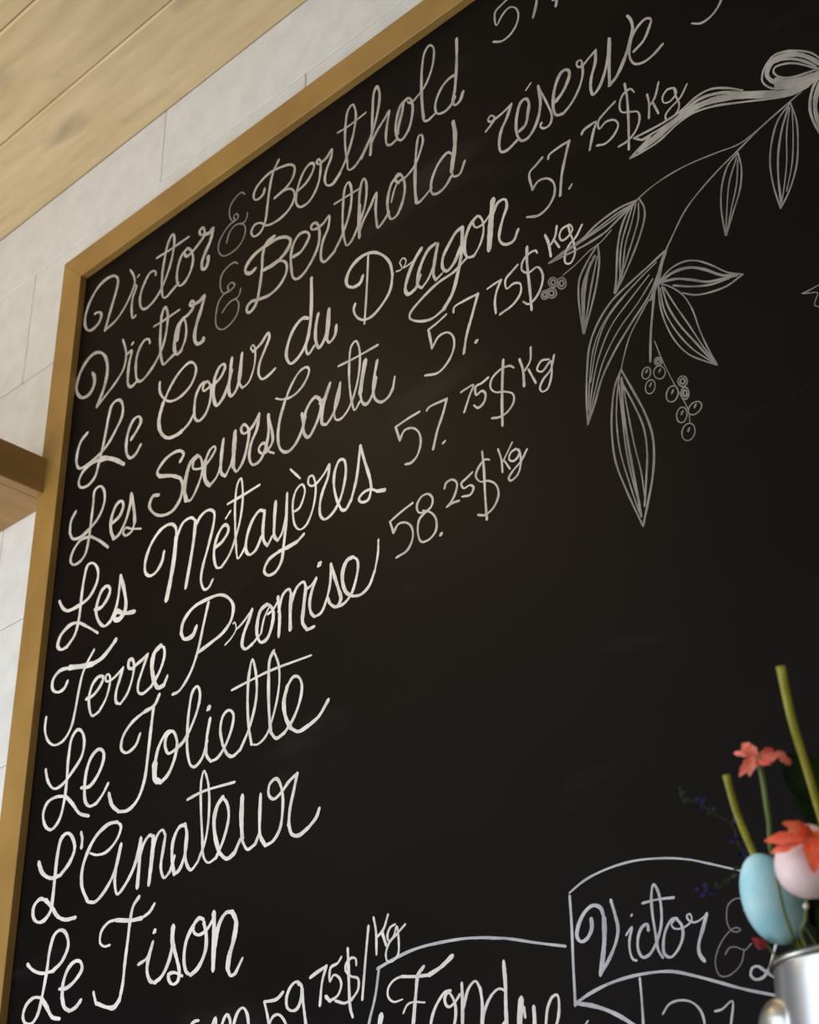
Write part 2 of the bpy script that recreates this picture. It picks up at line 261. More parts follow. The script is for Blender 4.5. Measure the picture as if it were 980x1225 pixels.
 ('chalk_word', 'word Le lettered in the third row', 6, '''-15129,11133,68 -15253,11065,69 -15317,10904,68 -15306,10725,60 -15226,10620,39 -15055,10606,60 -14837,10645,63 -14628,10740,65 -14467,10906,66 -14360,11071,65 -14384,11269,54 -14488,11371,47 -14614,11348,68 -14667,11183,66 -14697,10982,65 -14738,10734,65 -14786,10545,65 -14850,10337,66 -14988,10264,60 -15161,10304,33 -15214,10409,65 -15138,10536,66 -14940,10584,61 -14790,10573,56
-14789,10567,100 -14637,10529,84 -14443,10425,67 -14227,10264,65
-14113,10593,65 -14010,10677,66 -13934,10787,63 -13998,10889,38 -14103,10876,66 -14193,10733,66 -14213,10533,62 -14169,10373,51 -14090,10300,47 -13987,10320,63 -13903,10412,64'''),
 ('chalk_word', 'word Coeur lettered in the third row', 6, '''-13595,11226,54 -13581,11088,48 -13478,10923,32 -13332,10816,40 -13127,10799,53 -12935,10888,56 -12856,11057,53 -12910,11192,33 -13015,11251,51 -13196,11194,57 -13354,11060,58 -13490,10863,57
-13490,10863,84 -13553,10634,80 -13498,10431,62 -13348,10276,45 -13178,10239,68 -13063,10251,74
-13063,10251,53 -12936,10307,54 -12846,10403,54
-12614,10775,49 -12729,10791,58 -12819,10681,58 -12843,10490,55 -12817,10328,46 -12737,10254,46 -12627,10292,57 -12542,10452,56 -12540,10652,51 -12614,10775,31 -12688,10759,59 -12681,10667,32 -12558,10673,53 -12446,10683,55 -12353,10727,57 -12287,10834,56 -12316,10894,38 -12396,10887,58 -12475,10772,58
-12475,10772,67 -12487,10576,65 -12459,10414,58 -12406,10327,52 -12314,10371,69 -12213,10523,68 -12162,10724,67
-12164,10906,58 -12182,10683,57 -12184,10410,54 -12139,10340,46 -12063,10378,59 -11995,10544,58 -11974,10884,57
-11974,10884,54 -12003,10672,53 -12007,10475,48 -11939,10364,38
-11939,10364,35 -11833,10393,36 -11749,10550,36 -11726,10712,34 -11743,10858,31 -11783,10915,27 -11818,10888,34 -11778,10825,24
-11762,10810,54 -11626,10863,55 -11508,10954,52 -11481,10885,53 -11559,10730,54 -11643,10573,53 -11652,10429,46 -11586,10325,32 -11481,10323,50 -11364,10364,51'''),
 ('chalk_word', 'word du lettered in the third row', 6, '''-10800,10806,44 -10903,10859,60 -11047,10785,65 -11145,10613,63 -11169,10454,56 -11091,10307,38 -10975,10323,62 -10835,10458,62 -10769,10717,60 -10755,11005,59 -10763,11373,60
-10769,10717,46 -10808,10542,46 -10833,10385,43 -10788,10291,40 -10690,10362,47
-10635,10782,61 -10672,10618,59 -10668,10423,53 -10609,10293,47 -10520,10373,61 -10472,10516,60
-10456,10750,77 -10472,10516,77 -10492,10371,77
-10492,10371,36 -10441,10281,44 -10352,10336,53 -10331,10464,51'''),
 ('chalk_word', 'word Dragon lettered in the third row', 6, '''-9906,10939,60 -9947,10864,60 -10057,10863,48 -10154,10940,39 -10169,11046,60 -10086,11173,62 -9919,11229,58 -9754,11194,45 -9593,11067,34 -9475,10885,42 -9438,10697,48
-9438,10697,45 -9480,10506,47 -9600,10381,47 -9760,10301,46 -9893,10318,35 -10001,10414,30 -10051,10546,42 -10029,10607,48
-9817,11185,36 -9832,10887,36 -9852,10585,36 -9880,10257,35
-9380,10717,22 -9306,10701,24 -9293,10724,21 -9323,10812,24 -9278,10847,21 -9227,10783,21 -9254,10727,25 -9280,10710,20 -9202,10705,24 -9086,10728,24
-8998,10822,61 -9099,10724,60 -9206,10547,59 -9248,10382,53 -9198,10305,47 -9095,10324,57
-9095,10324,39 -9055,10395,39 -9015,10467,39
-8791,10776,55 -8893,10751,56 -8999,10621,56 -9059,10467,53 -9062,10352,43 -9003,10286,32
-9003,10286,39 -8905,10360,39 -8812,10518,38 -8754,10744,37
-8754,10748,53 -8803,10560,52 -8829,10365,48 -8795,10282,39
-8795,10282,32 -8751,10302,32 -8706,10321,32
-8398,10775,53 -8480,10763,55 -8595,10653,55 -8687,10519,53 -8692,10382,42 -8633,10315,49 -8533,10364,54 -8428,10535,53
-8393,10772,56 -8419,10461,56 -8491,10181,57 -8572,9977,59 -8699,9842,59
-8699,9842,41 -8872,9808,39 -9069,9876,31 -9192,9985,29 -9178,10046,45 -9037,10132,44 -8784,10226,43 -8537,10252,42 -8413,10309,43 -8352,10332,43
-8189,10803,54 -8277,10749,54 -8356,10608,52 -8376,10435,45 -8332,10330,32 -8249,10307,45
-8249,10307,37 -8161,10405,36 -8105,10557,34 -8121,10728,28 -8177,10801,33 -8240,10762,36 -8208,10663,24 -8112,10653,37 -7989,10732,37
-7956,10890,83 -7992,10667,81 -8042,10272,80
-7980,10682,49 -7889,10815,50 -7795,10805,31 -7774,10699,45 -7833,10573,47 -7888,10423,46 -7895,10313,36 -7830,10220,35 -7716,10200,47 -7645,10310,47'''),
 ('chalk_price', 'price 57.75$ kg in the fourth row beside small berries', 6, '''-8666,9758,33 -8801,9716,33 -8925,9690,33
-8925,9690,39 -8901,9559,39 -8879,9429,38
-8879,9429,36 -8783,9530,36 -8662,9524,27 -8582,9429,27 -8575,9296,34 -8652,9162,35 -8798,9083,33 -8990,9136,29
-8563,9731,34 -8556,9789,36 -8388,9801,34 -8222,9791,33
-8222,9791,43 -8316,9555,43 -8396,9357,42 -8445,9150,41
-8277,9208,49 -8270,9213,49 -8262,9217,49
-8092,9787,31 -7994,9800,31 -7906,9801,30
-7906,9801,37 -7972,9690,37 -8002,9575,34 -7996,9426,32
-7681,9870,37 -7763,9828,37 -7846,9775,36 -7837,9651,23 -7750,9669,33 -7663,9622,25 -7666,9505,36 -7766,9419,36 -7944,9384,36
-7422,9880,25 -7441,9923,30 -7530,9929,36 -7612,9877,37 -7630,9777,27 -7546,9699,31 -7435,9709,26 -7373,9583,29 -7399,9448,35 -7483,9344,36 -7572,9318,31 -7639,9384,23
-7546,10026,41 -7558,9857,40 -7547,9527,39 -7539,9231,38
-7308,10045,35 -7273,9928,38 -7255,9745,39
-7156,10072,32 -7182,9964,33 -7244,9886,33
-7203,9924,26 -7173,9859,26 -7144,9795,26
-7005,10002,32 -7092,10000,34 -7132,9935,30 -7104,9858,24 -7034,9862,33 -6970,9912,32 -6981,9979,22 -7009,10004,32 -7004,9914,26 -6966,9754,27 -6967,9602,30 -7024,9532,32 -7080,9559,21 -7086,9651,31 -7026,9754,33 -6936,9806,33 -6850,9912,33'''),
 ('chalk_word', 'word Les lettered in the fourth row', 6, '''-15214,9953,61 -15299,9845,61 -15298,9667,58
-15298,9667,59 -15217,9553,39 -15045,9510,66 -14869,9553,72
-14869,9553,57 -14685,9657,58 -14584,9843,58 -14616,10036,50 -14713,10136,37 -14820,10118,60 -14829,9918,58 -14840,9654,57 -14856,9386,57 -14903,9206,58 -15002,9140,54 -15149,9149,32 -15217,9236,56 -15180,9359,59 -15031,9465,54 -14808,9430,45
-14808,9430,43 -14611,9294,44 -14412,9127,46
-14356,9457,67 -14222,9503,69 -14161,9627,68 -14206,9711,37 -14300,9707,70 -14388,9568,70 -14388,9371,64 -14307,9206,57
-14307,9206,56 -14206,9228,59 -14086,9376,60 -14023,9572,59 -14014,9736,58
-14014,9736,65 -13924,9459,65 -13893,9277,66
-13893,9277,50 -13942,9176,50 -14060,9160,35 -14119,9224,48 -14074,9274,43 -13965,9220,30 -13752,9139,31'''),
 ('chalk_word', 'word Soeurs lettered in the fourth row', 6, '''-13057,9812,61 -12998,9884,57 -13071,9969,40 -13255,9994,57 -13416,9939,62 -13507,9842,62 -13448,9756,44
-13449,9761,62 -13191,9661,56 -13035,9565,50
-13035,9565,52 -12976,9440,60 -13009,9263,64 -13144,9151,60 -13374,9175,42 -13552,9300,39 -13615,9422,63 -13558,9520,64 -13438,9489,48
-12729,9745,78 -12853,9701,82 -12920,9536,80 -12936,9352,75 -12891,9192,70
-12891,9192,32 -12809,9164,46 -12679,9318,47 -12615,9505,45 -12661,9692,38 -12729,9745,41 -12789,9698,48 -12797,9605,35 -12697,9551,34 -12570,9533,38
-12570,9538,46 -12480,9595,47 -12387,9699,47 -12412,9746,34 -12490,9731,47 -12569,9609,47
-12569,9609,85 -12581,9471,82 -12537,9312,69 -12459,9221,55
-12459,9221,45 -12335,9298,46 -12269,9458,45 -12249,9771,44
-12249,9771,63 -12272,9507,62 -12259,9314,55 -12177,9233,37
-12177,9233,45 -12080,9379,45 -12040,9573,44
-12038,9785,82 -12044,9527,81 -12046,9318,80
-12046,9318,40 -11980,9216,45 -11879,9294,55 -11802,9516,54 -11786,9674,51 -11831,9776,37 -11893,9821,49 -11931,9785,53 -11886,9695,32 -11796,9690,53 -11708,9734,56 -11618,9845,56
-11618,9845,58 -11645,9658,58 -11741,9490,58 -11761,9313,53 -11696,9188,33 -11578,9189,56 -11495,9291,57 -11440,9498,55 -11451,9760,54
-11457,9763,47 -11372,9468,47 -11367,9350,53 -11465,9267,52 -11553,9282,31 -11601,9360,52 -11545,9409,48 -11469,9360,35 -11436,9266,34 -11332,9187,30'''),
 ('chalk_word', 'word Coutu lettered in the fourth row', 6, '''-11329,9931,28 -11204,9861,33 -11030,9832,40 -10861,9905,43 -10771,10050,42 -10809,10121,30 -10924,10124,43 -11064,10001,44 -11174,9816,43
-11174,9816,57 -11252,9595,56 -11273,9374,52 -11223,9192,40 -11107,9108,44 -10995,9139,55 -10873,9289,55 -10821,9447,54
-10588,9592,35 -10672,9643,52 -10782,9567,56 -10848,9414,53 -10830,9224,45 -10759,9152,50 -10664,9241,54 -10584,9386,53 -10568,9537,48 -10630,9623,36
-10879,9515,52 -10866,9454,52 -10854,9393,51
-10425,9711,62 -10491,9570,61 -10543,9390,59 -10541,9231,49 -10472,9189,38
-10472,9189,43 -10378,9270,43 -10286,9430,42 -10261,9645,42
-10261,9645,40 -10326,9448,39 -10352,9302,37 -10324,9189,25 -10243,9164,38 -10124,9243,39 -10006,9479,39 -9953,9748,37 -9966,9984,34 -10020,10092,27 -10087,10056,40 -10119,9828,38 -10112,9529,36 -10071,9286,33 -10031,9179,31 -9953,9254,39
-10587,9523,44 -10539,9547,44 -10491,9570,44
-9868,9752,72 -9913,9548,71 -9948,9362,71
-9948,9362,44 -9914,9224,37 -9849,9173,47 -9771,9236,51 -9705,9448,50
-9685,9663,50 -9731,9461,49 -9745,9268,46 -9707,9162,33 -9618,9095,41 -9516,9118,49 -9452,9197,50
-9452,9197,36 -9438,9261,36 -9425,9326,36
-10290,9884,34 -10060,9869,34 -9675,9867,33'''),
 ('chalk_price', 'price 57.75$ kg in the fifth row beside the word Coutu', 6, '''-9078,8726,33 -9261,8714,33 -9422,8690,34
-9422,8690,35 -9393,8595,34 -9364,8501,34
-9364,8501,38 -9301,8590,38 -9191,8577,27 -9097,8483,28 -9071,8348,35 -9128,8208,37 -9213,8163,35 -9292,8180,31
-8976,8696,38 -8946,8718,35 -8697,8708,33
-8697,8708,39 -8762,8541,39 -8838,8389,39 -8903,8193,38
-8739,8219,33 -8753,8212,33 -8767,8206,33
-8502,8700,32 -8432,8709,31 -8335,8709,25 -8390,8611,33 -8471,8444,33
-8140,8704,37 -8228,8679,37 -8307,8676,39 -8301,8570,25 -8232,8589,32 -8185,8536,32 -8206,8444,38 -8286,8410,33 -8340,8466,25
-7805,8662,21 -7857,8711,26 -7978,8724,31 -8093,8667,33 -8116,8575,27 -8058,8493,22 -7929,8437,23 -7835,8363,22 -7834,8273,31 -7921,8194,31 -8031,8184,28 -8118,8213,26
-7935,8817,40 -7959,8593,40 -7980,8320,39 -7988,8070,38
-7731,8727,32 -7696,8589,34 -7692,8390,35
-7582,8797,29 -7600,8643,31 -7670,8566,32
-7627,8556,29 -7588,8459,29 -7549,8362,29
-7371,8552,26 -7465,8578,30 -7524,8506,28 -7464,8453,29 -7374,8514,31 -7353,8523,26 -7354,8365,29 -7417,8227,30 -7480,8227,23 -7504,8278,29 -7460,8356,31 -7360,8427,30 -7307,8569,30'''),
 ('chalk_word', 'word Les lettered in the fifth row', 0, '''-15373,8703,58 -15280,8575,47 -15159,8498,50 -14924,8490,60
-14924,8490,55 -14719,8538,58 -14584,8704,60 -14589,8873,52 -14715,9015,31 -14822,9018,61 -14870,8854,60 -14890,8621,59 -14899,8316,59 -14955,8100,60 -15097,7984,59
-15097,7984,60 -15222,7981,41 -15307,8062,69 -15272,8180,74 -15105,8267,67 -14925,8254,43 -14695,8120,37 -14466,7964,37
-14577,8320,51 -14443,8302,62 -14318,8399,66 -14289,8494,61 -14357,8565,44 -14457,8541,67 -14532,8403,67 -14542,8266,61 -14450,8096,48 -14336,8013,44 -14221,8043,60
-14221,8043,57 -14125,8217,56 -14089,8610,56
-14093,8612,64 -13994,8379,65 -13936,8175,68 -13942,8086,71
-13942,8086,89 -14049,8009,80 -14156,8055,76 -14115,8133,77 -13972,8062,56 -13752,8010,61'''),
 ('chalk_word', 'word Métayères lettered in the fifth row', 0, '''-13256,8634,58 -13285,8507,58 -13388,8408,57 -13501,8398,37 -13598,8483,51 -13609,8649,59 -13515,8847,60 -13347,8971,57 -13170,8978,42 -13066,8898,44 -13031,8757,52
-13037,8760,85 -13056,8446,84 -13096,8190,84 -13146,7958,84
-13035,8736,54 -12923,8901,53 -12766,8909,38 -12691,8834,32
-12691,8834,62 -12696,8630,62 -12746,8288,62 -12798,7996,62
-12691,8754,53 -12591,8864,52 -12454,8890,40 -12350,8815,41 -12347,8678,50 -12419,8413,51 -12506,8156,50 -12523,7987,47 -12452,7848,31 -12378,7848,48 -12315,7923,49
-12293,8332,51 -12175,8366,53 -12077,8462,54 -12091,8534,38 -12159,8571,51 -12258,8486,54 -12309,8349,53 -12307,8194,49 -12243,8050,36 -12168,8034,39
-12168,8034,42 -12043,8140,42 -11937,8342,42 -11864,8602,42 -11850,8865,40 -11898,9089,33 -11949,9042,43 -11979,8804,41 -11962,8506,40 -11931,8230,39 -11885,8039,27 -11807,8097,41 -11754,8185,41
-12134,8651,33 -12094,8686,33 -12055,8721,33
-12110,8834,42 -11878,8842,42 -11563,8865,41
-11459,8475,33 -11541,8523,50 -11653,8452,56 -11744,8269,55 -11755,8099,50 -11688,8014,36 -11589,8037,54 -11497,8174,54
-11459,8482,56 -11477,8232,55 -11451,8092,48 -11391,8017,39
-11391,8017,40 -11355,8062,40 -11320,8107,40
-11280,8529,55 -11290,8268,54 -11283,8093,50 -11224,8018,39
-11224,8018,39 -11158,8088,39 -11101,8280,39
-11091,8558,51 -11098,8193,50 -11125,7927,51 -11159,7730,51 -11251,7639,49 -11375,7646,33 -11434,7726,51 -11369,7828,52 -11205,7873,49
-11205,7873,57 -11041,7875,57 -10906,7887,58
-10906,7887,43 -10856,7913,43 -10805,7939,43
-10969,8282,36 -10888,8293,39 -10822,8395,39 -10803,8495,35 -10854,8581,27 -10936,8549,40 -10988,8440,39 -10988,8268,36 -10950,8104,31 -10867,8019,26 -10773,8036,38 -10682,8169,38 -10633,8362,37 -10635,8492,34 -10687,8625,26 -10741,8622,40 -10750,8549,33 -10695,8494,27 -10622,8497,38 -10503,8566,39 -10424,8652,39
-11048,8855,30 -10966,8762,30 -10884,8670,29
-10424,8652,46 -10435,8516,47 -10526,8340,47 -10563,8185,45 -10547,8063,38 -10480,7995,35 -10376,8017,46 -10261,8128,46 -10184,8328,45 -10165,8510,43 -10199,8621,31 -10265,8638,47 -10330,8537,47 -10347,8373,43 -10300,8164,39 -10234,8023,36
-10234,8017,35 -10169,7987,50 -10080,8076,52
-10080,8076,45 -10004,8295,45 -9945,8684,45
-9945,8684,45 -9876,8452,44 -9801,8212,44 -9782,8090,45
-9782,8090,44 -9828,7975,44 -9928,7984,30 -9966,8041,44 -9903,8087,43 -9802,8088,34 -9690,8022,29
-9703,8027,51 -9646,8011,51 -9590,7995,51'''),
 ('chalk_price', 'price 58.25$ kg in the sixth row, lowest price of the column', 6, '''-9200,7685,32 -9355,7648,32 -9519,7593,33
-9519,7593,33 -9495,7519,33 -9471,7446,33
-9471,7446,36 -9405,7519,34 -9298,7497,24 -9218,7408,29 -9209,7288,35 -9281,7180,35 -9435,7150,33
-9029,7509,26 -9121,7546,24 -9142,7633,35 -9081,7707,35 -8988,7705,25 -8928,7626,30 -8947,7545,35 -9029,7509,34 -9111,7464,35 -9138,7338,32 -9095,7202,23 -8992,7186,32 -8899,7246,34 -8890,7377,30 -8960,7482,23 -9063,7542,24
-8835,7180,44 -8828,7185,44 -8821,7190,44
-8765,7677,34 -8745,7728,35 -8665,7738,26 -8600,7668,30 -8627,7563,34 -8686,7490,34 -8751,7454,23 -8664,7471,31 -8579,7462,29
-8397,7710,33 -8476,7675,33 -8545,7645,34 -8514,7575,24 -8436,7581,26 -8389,7534,31 -8430,7473,32 -8540,7493,28
-8174,7758,25 -8227,7785,32 -8306,7741,34 -8355,7654,31 -8304,7566,22 -8197,7531,23 -8104,7445,25 -8083,7324,31 -8149,7219,32 -8259,7178,29 -8348,7213,25
-8261,7887,33 -8249,7697,33 -8248,7390,33 -8240,7120,32
-8060,7830,26 -8025,7699,27 -8018,7553,27
-7881,7830,23 -7947,7742,23 -8016,7657,23
-7984,7662,26 -7955,7607,26 -7926,7552,26
-7840,7739,29 -7905,7725,30 -7931,7659,26 -7880,7618,26 -7814,7647,30 -7800,7708,25 -7836,7737,26 -7797,7688,25 -7794,7544,28 -7838,7449,30 -7924,7419,26 -7947,7457,29 -7897,7511,30 -7787,7579,30 -7707,7677,30'''),
 ('chalk_word', 'word Terre lettered in the sixth row', 0, '''-15014,7490,62 -15073,7413,59 -15212,7405,37 -15326,7488,53 -15334,7605,64 -15222,7686,57 -15007,7672,48
-15007,7670,78 -14682,7595,79 -14507,7567,83
-14507,7567,68 -14341,7589,71 -14199,7661,74 -14083,7747,75
-14515,7750,53 -14619,7636,53 -14704,7504,53 -14756,7275,52 -14790,7041,52 -14845,6838,52 -14964,6719,49 -15151,6700,32 -15308,6801,40 -15396,6969,51 -15398,7126,53
-14582,7131,50 -14448,7140,55 -14310,7230,58 -14271,7317,53 -14360,7355,50 -14470,7300,59 -14525,7162,59 -14503,7003,54 -14428,6873,31 -14297,6890,49
-14297,6890,46 -14182,7018,46 -14130,7176,46 -14133,7275,43 -14180,7334,26 -14224,7314,47 -14202,7246,26 -14112,7236,40 -14001,7268,43 -13893,7322,44
-13893,7322,57 -13942,7185,57 -13990,7048,56 -13973,6914,48 -13887,6868,30
-13887,6868,44 -13769,6961,45 -13693,7131,45 -13671,7275,45
-13671,7275,56 -13715,7376,43 -13781,7385,65 -13783,7299,54 -13707,7250,36
-13708,7261,52 -13616,7291,52 -13523,7316,52 -13432,7352,52
-13432,7352,52 -13508,7182,52 -13570,7030,51 -13558,6920,42 -13475,6874,40 -13323,6914,46
-13323,6914,54 -13183,7061,54 -13113,7230,53 -13134,7344,45 -13200,7386,30
-13200,7386,80 -13304,7333,83 -13334,7171,80 -13284,6986,75
-13284,6986,73 -13194,6865,53 -13087,6864,74
-13087,6864,53 -13061,6911,53 -13035,6957,53'''),
 ('chalk_word', 'word Promise lettered in the sixth row', 0, '''-12565,7413,79 -12618,7329,75 -12769,7335,46 -12832,7430,63
-12832,7430,60 -12804,7560,61 -12647,7680,58 -12409,7706,50 -12171,7684,40 -12020,7593,37 -11931,7458,53 -11959,7300,57 -12081,7195,55 -12279,7135,53 -12509,7084,53
-12367,7659,48 -12432,7415,48 -12511,7105,48 -12612,6888,48 -12748,6744,47 -12819,6704,43 -12917,6702,39
-12041,7028,24 -11931,7085,24 -11865,7166,24 -11899,7255,19 -11918,7245,24
-11865,7155,32 -11769,7196,32 -11612,7308,32
-11612,7308,55 -11657,7199,55 -11733,7061,55 -11753,6926,51 -11695,6867,40 -11586,6892,49
-11586,6892,37 -11532,6925,37 -11479,6958,37
-11371,7291,55 -11466,7258,58 -11515,7132,57 -11512,6969,52 -11448,6868,34 -11353,6877,56 -11278,7013,56 -11265,7170,52 -11329,7269,38 -11390,7294,37
-11328,7248,32 -11401,7154,32 -11452,6970,32
-11352,7169,35 -11271,7192,37 -11180,7283,38
-11195,7318,50 -11160,7094,50 -11164,6846,51
-11175,7139,46 -11114,7321,47 -11021,7354,32 -10984,7276,38
-10984,7276,61 -10994,7078,60 -10987,6867,59
-10986,7155,46 -10901,7328,46 -10796,7361,32 -10757,7277,38
-10757,7277,60 -10788,7048,60 -10797,6883,55 -10729,6783,46
-10729,6777,43 -10675,6778,43 -10622,6780,43
-10734,7257,37 -10671,7277,38 -10603,7330,39
-10603,7330,52 -10660,7217,51 -10694,7089,49 -10673,6958,44 -10617,6891,36
-10617,6891,37 -10519,6906,41 -10441,7030,41 -10390,7192,40 -10381,7419,40
-10560,7478,77 -10555,7482,77 -10549,7486,77
-10381,7419,49 -10329,7267,49 -10265,7093,49 -10229,6957,54 -10289,6896,47 -10378,6954,38 -10424,7038,45
-10289,6893,37 -10185,6894,40 -10081,6960,43 -10012,7099,42 -9978,7251,41 -9995,7334,33 -10056,7384,27
-10056,7384,56 -10135,7378,62 -10196,7289,62 -10204,7154,57 -10151,7012,46 -10055,6935,39
-10055,6935,35 -9944,6912,40 -9824,6965,45 -9739,7110,45
-9739,7110,33 -9695,7285,33 -9685,7447,33'''),
 ('chalk_word', 'word Le lettered in the seventh row', 0, '''-15290,6423,55 -15219,6265,49 -15077,6135,31 -14924,6139,53 -14739,6250,56 -14563,6415,58 -14546,6601,55 -14627,6741,42 -14716,6772,53 -14806,6693,59 -14836,6444,58 -14827,6167,57 -14839,5920,57 -14906,5709,57 -15045,5628,43 -15184,5711,47 -15246,5871,58 -15189,5983,57 -15023,6017,43 -14814,5976,36
-14814,5976,53 -14661,5846,54 -14507,5697,45 -14318,5622,40
-14520,6007,44 -14353,5986,56 -14206,6093,63 -14125,6258,63 -14151,6358,49 -14248,6405,52 -14371,6343,64 -14442,6195,64 -14452,5990,62 -14411,5816,56 -14318,5737,35 -14191,5743,49
-14191,5743,49 -14089,5819,50 -13999,5928,50'''),
 ('chalk_word', 'word Joliette lettered in the seventh row', 0, '''-13467,6380,53 -13531,6265,52 -13697,6217,38 -13801,6296,49 -13786,6436,55 -13629,6569,52 -13417,6634,49
-13417,6634,53 -13235,6665,58 -13160,6767,60
-13249,6648,59 -13269,6397,59 -13294,6060,58 -13326,5790,58 -13426,5598,58 -13584,5518,50 -13755,5539,40
-13755,5539,48 -13894,5652,57 -13966,5799,65
-12814,6191,40 -12879,6253,34 -12983,6257,56 -13105,6130,58 -13156,5944,58
-13156,5944,105 -13131,5760,94 -13033,5706,61
-13032,5696,54 -12906,5762,56 -12805,5931,57 -12786,6104,54 -12879,6253,33 -12979,6216,58 -12994,6120,54 -12930,6008,35 -12842,6010,50 -12700,6061,53 -12603,6113,54
-12773,6031,47 -12689,6068,49 -12556,6209,49 -12444,6436,49 -12436,6595,47 -12492,6672,32 -12561,6632,51 -12604,6442,49 -12616,6166,48 -12590,5923,46 -12519,5759,38 -12445,5731,42 -12338,5799,48 -12266,5973,48
-12236,6218,54 -12276,5995,54 -12269,5819,50 -12192,5722,42
-12192,5722,39 -12082,5732,44 -11952,5849,46 -11855,6053,46 -11854,6168,41 -11935,6230,34 -12016,6195,47 -12056,6051,46 -12008,5864,43
-12008,5864,46 -11917,5726,40 -11833,5685,44 -11714,5729,50
-11714,5729,45 -11590,5922,45 -11497,6201,45 -11496,6452,43 -11576,6709,31 -11618,6568,46 -11629,6259,45 -11597,5962,43 -11541,5739,42
-11541,5739,24 -11447,5713,30 -11318,5772,35 -11221,5951,35 -11142,6250,35 -11151,6503,33 -11238,6700,31
-11238,6700,52 -11294,6625,52 -11304,6356,50 -11282,6024,48 -11246,5789,47
-11246,5789,43 -11160,5701,39 -11032,5730,52
-11032,5730,45 -10909,5844,46 -10812,6020,46 -10791,6183,44 -10845,6284,32 -10923,6308,43 -11011,6230,46
-11011,6230,66 -11057,6073,64 -11025,5895,59 -10944,5752,54
-10944,5752,40 -10828,5683,46 -10679,5706,55
-10679,5706,47 -10532,5765,49 -10399,5900,49
-11893,6449,35 -11619,6470,34 -11296,6489,32 -10658,6468,31
-12276,6344,72 -12268,6350,72 -12260,6355,72'''),
 ('chalk_word', "word L'Amateur lettered in the eighth row", 0, '''-15232,5272,75 -15141,5137,62 -14957,5035,45 -14775,5031,59
-14775,5031,64 -14614,5145,65 -14538,5287,65 -14610,5442,55 -14719,5511,44 -14822,5470,68 -14867,5299,68 -14876,5042,67 -14880,4807,66 -14894,4654,66 -14995,4567,60 -15126,4562,35 -15230,4640,61 -15244,4760,68 -15139,4828,55 -15017,4795,36
-15017,4795,58 -14884,4691,61 -14749,4559,53 -14593,4492,45 -14401,4480,53
-14439,5454,54 -14406,5376,56 -14407,5274,57
-14232,5171,27 -14100,5122,31 -13913,5121,43 -13741,5228,47 -13689,5352,47 -13766,5424,35
-13766,5424,45 -13922,5435,54 -14131,5354,62 -14269,5208,65 -14353,5011,64 -14330,4813,60 -14203,4626,55
-14201,4616,35 -14058,4588,49 -13887,4686,56 -13742,4864,58 -13664,5143,58
-13664,5143,58 -13720,4935,58 -13727,4748,56 -13663,4594,33 -13551,4656,55 -13395,4848,56 -13314,5132,57
-13314,5132,63 -13310,4886,62 -13316,4599,62
-13325,4889,53 -13256,5062,53 -13161,5135,45 -13093,5101,30
-13093,5101,73 -13094,4914,72 -13118,4596,72
-13105,4879,48 -13026,5105,49 -12943,5146,30 -12887,5074,39
-12887,5074,54 -12912,4911,54 -12931,4731,52 -12862,4607,31 -12768,4660,50
-12761,4672,50 -12736,4739,50 -12711,4807,50
-12561,5115,45 -12659,5110,55 -12747,4981,57 -12750,4797,55 -12699,4613,53
-12699,4613,47 -12618,4642,52 -12534,4805,53 -12524,5005,52 -12561,5121,50
-12525,5023,52 -12534,4805,51 -12495,4670,46 -12421,4600,38 -12316,4668,49
-12316,4668,42 -12210,4879,42 -12176,5164,42 -12214,5489,41 -12295,5642,26 -12329,5537,43 -12311,5233,42 -12268,4929,41 -12232,4704,39 -12150,4618,25 -12031,4643,35
-12031,4643,47 -11923,4815,47 -11857,5034,47 -11893,5188,43 -11966,5270,37
-11966,5270,67 -12043,5206,68 -12088,5070,67 -12061,4882,63 -11981,4685,61
-11981,4685,49 -11856,4596,46 -11740,4633,63
-11740,4633,49 -11701,4695,49 -11661,4756,49
-11655,5203,72 -11655,4969,70 -11630,4749,69
-11629,4731,45 -11545,4625,33 -11432,4653,46
-11432,4653,48 -11400,4707,48 -11368,4761,48
-11373,5153,54 -11375,4921,53 -11359,4724,50 -11277,4605,45
-11277,4605,40 -11165,4628,44 -11070,4728,47 -11035,4929,46 -11045,5090,45 -11101,5229,40 -11153,5269,38 -11241,5228,48 -11249,5122,43 -11170,5058,34 -11071,5096,45 -10949,5190,45 -10833,5241,44
-10833,5241,47 -10871,5100,47 -10927,4903,46 -10942,4750,46
-10942,4750,52 -10894,4636,44 -10795,4600,45 -10652,4649,51
-10652,4649,43 -10546,4727,44 -10507,4803,45
-12547,5387,39 -12292,5415,36 -11785,5391,34'''),
 ('chalk_word', 'word Le lettered in the ninth row', 0, '''-15250,4110,51 -15131,4026,42 -14944,3961,40 -14740,3953,46
-14740,3953,55 -14582,4035,58 -14492,4186,59 -14557,4333,50 -14667,4390,38 -14777,4355,60 -14838,4196,61 -14858,3964,60 -14900,3704,60 -14954,3515,60 -15055,3432,49 -15177,3457,40 -15236,3540,60 -15197,3650,60 -15061,3713,46 -14912,3690,34
-14912,3690,64 -14792,3573,64 -14672,3450,51 -14525,3409,40
-14586,3734,39 -14449,3724,49 -14292,3789,57 -14196,3887,61 -14235,3968,43 -14336,3990,49 -14453,3930,61 -14522,3793,62 -14521,3646,61
-14521,3646,72 -14460,3523,63 -14354,3467,47
-14354,3467,46 -14248,3491,51 -14166,3551,53'''),
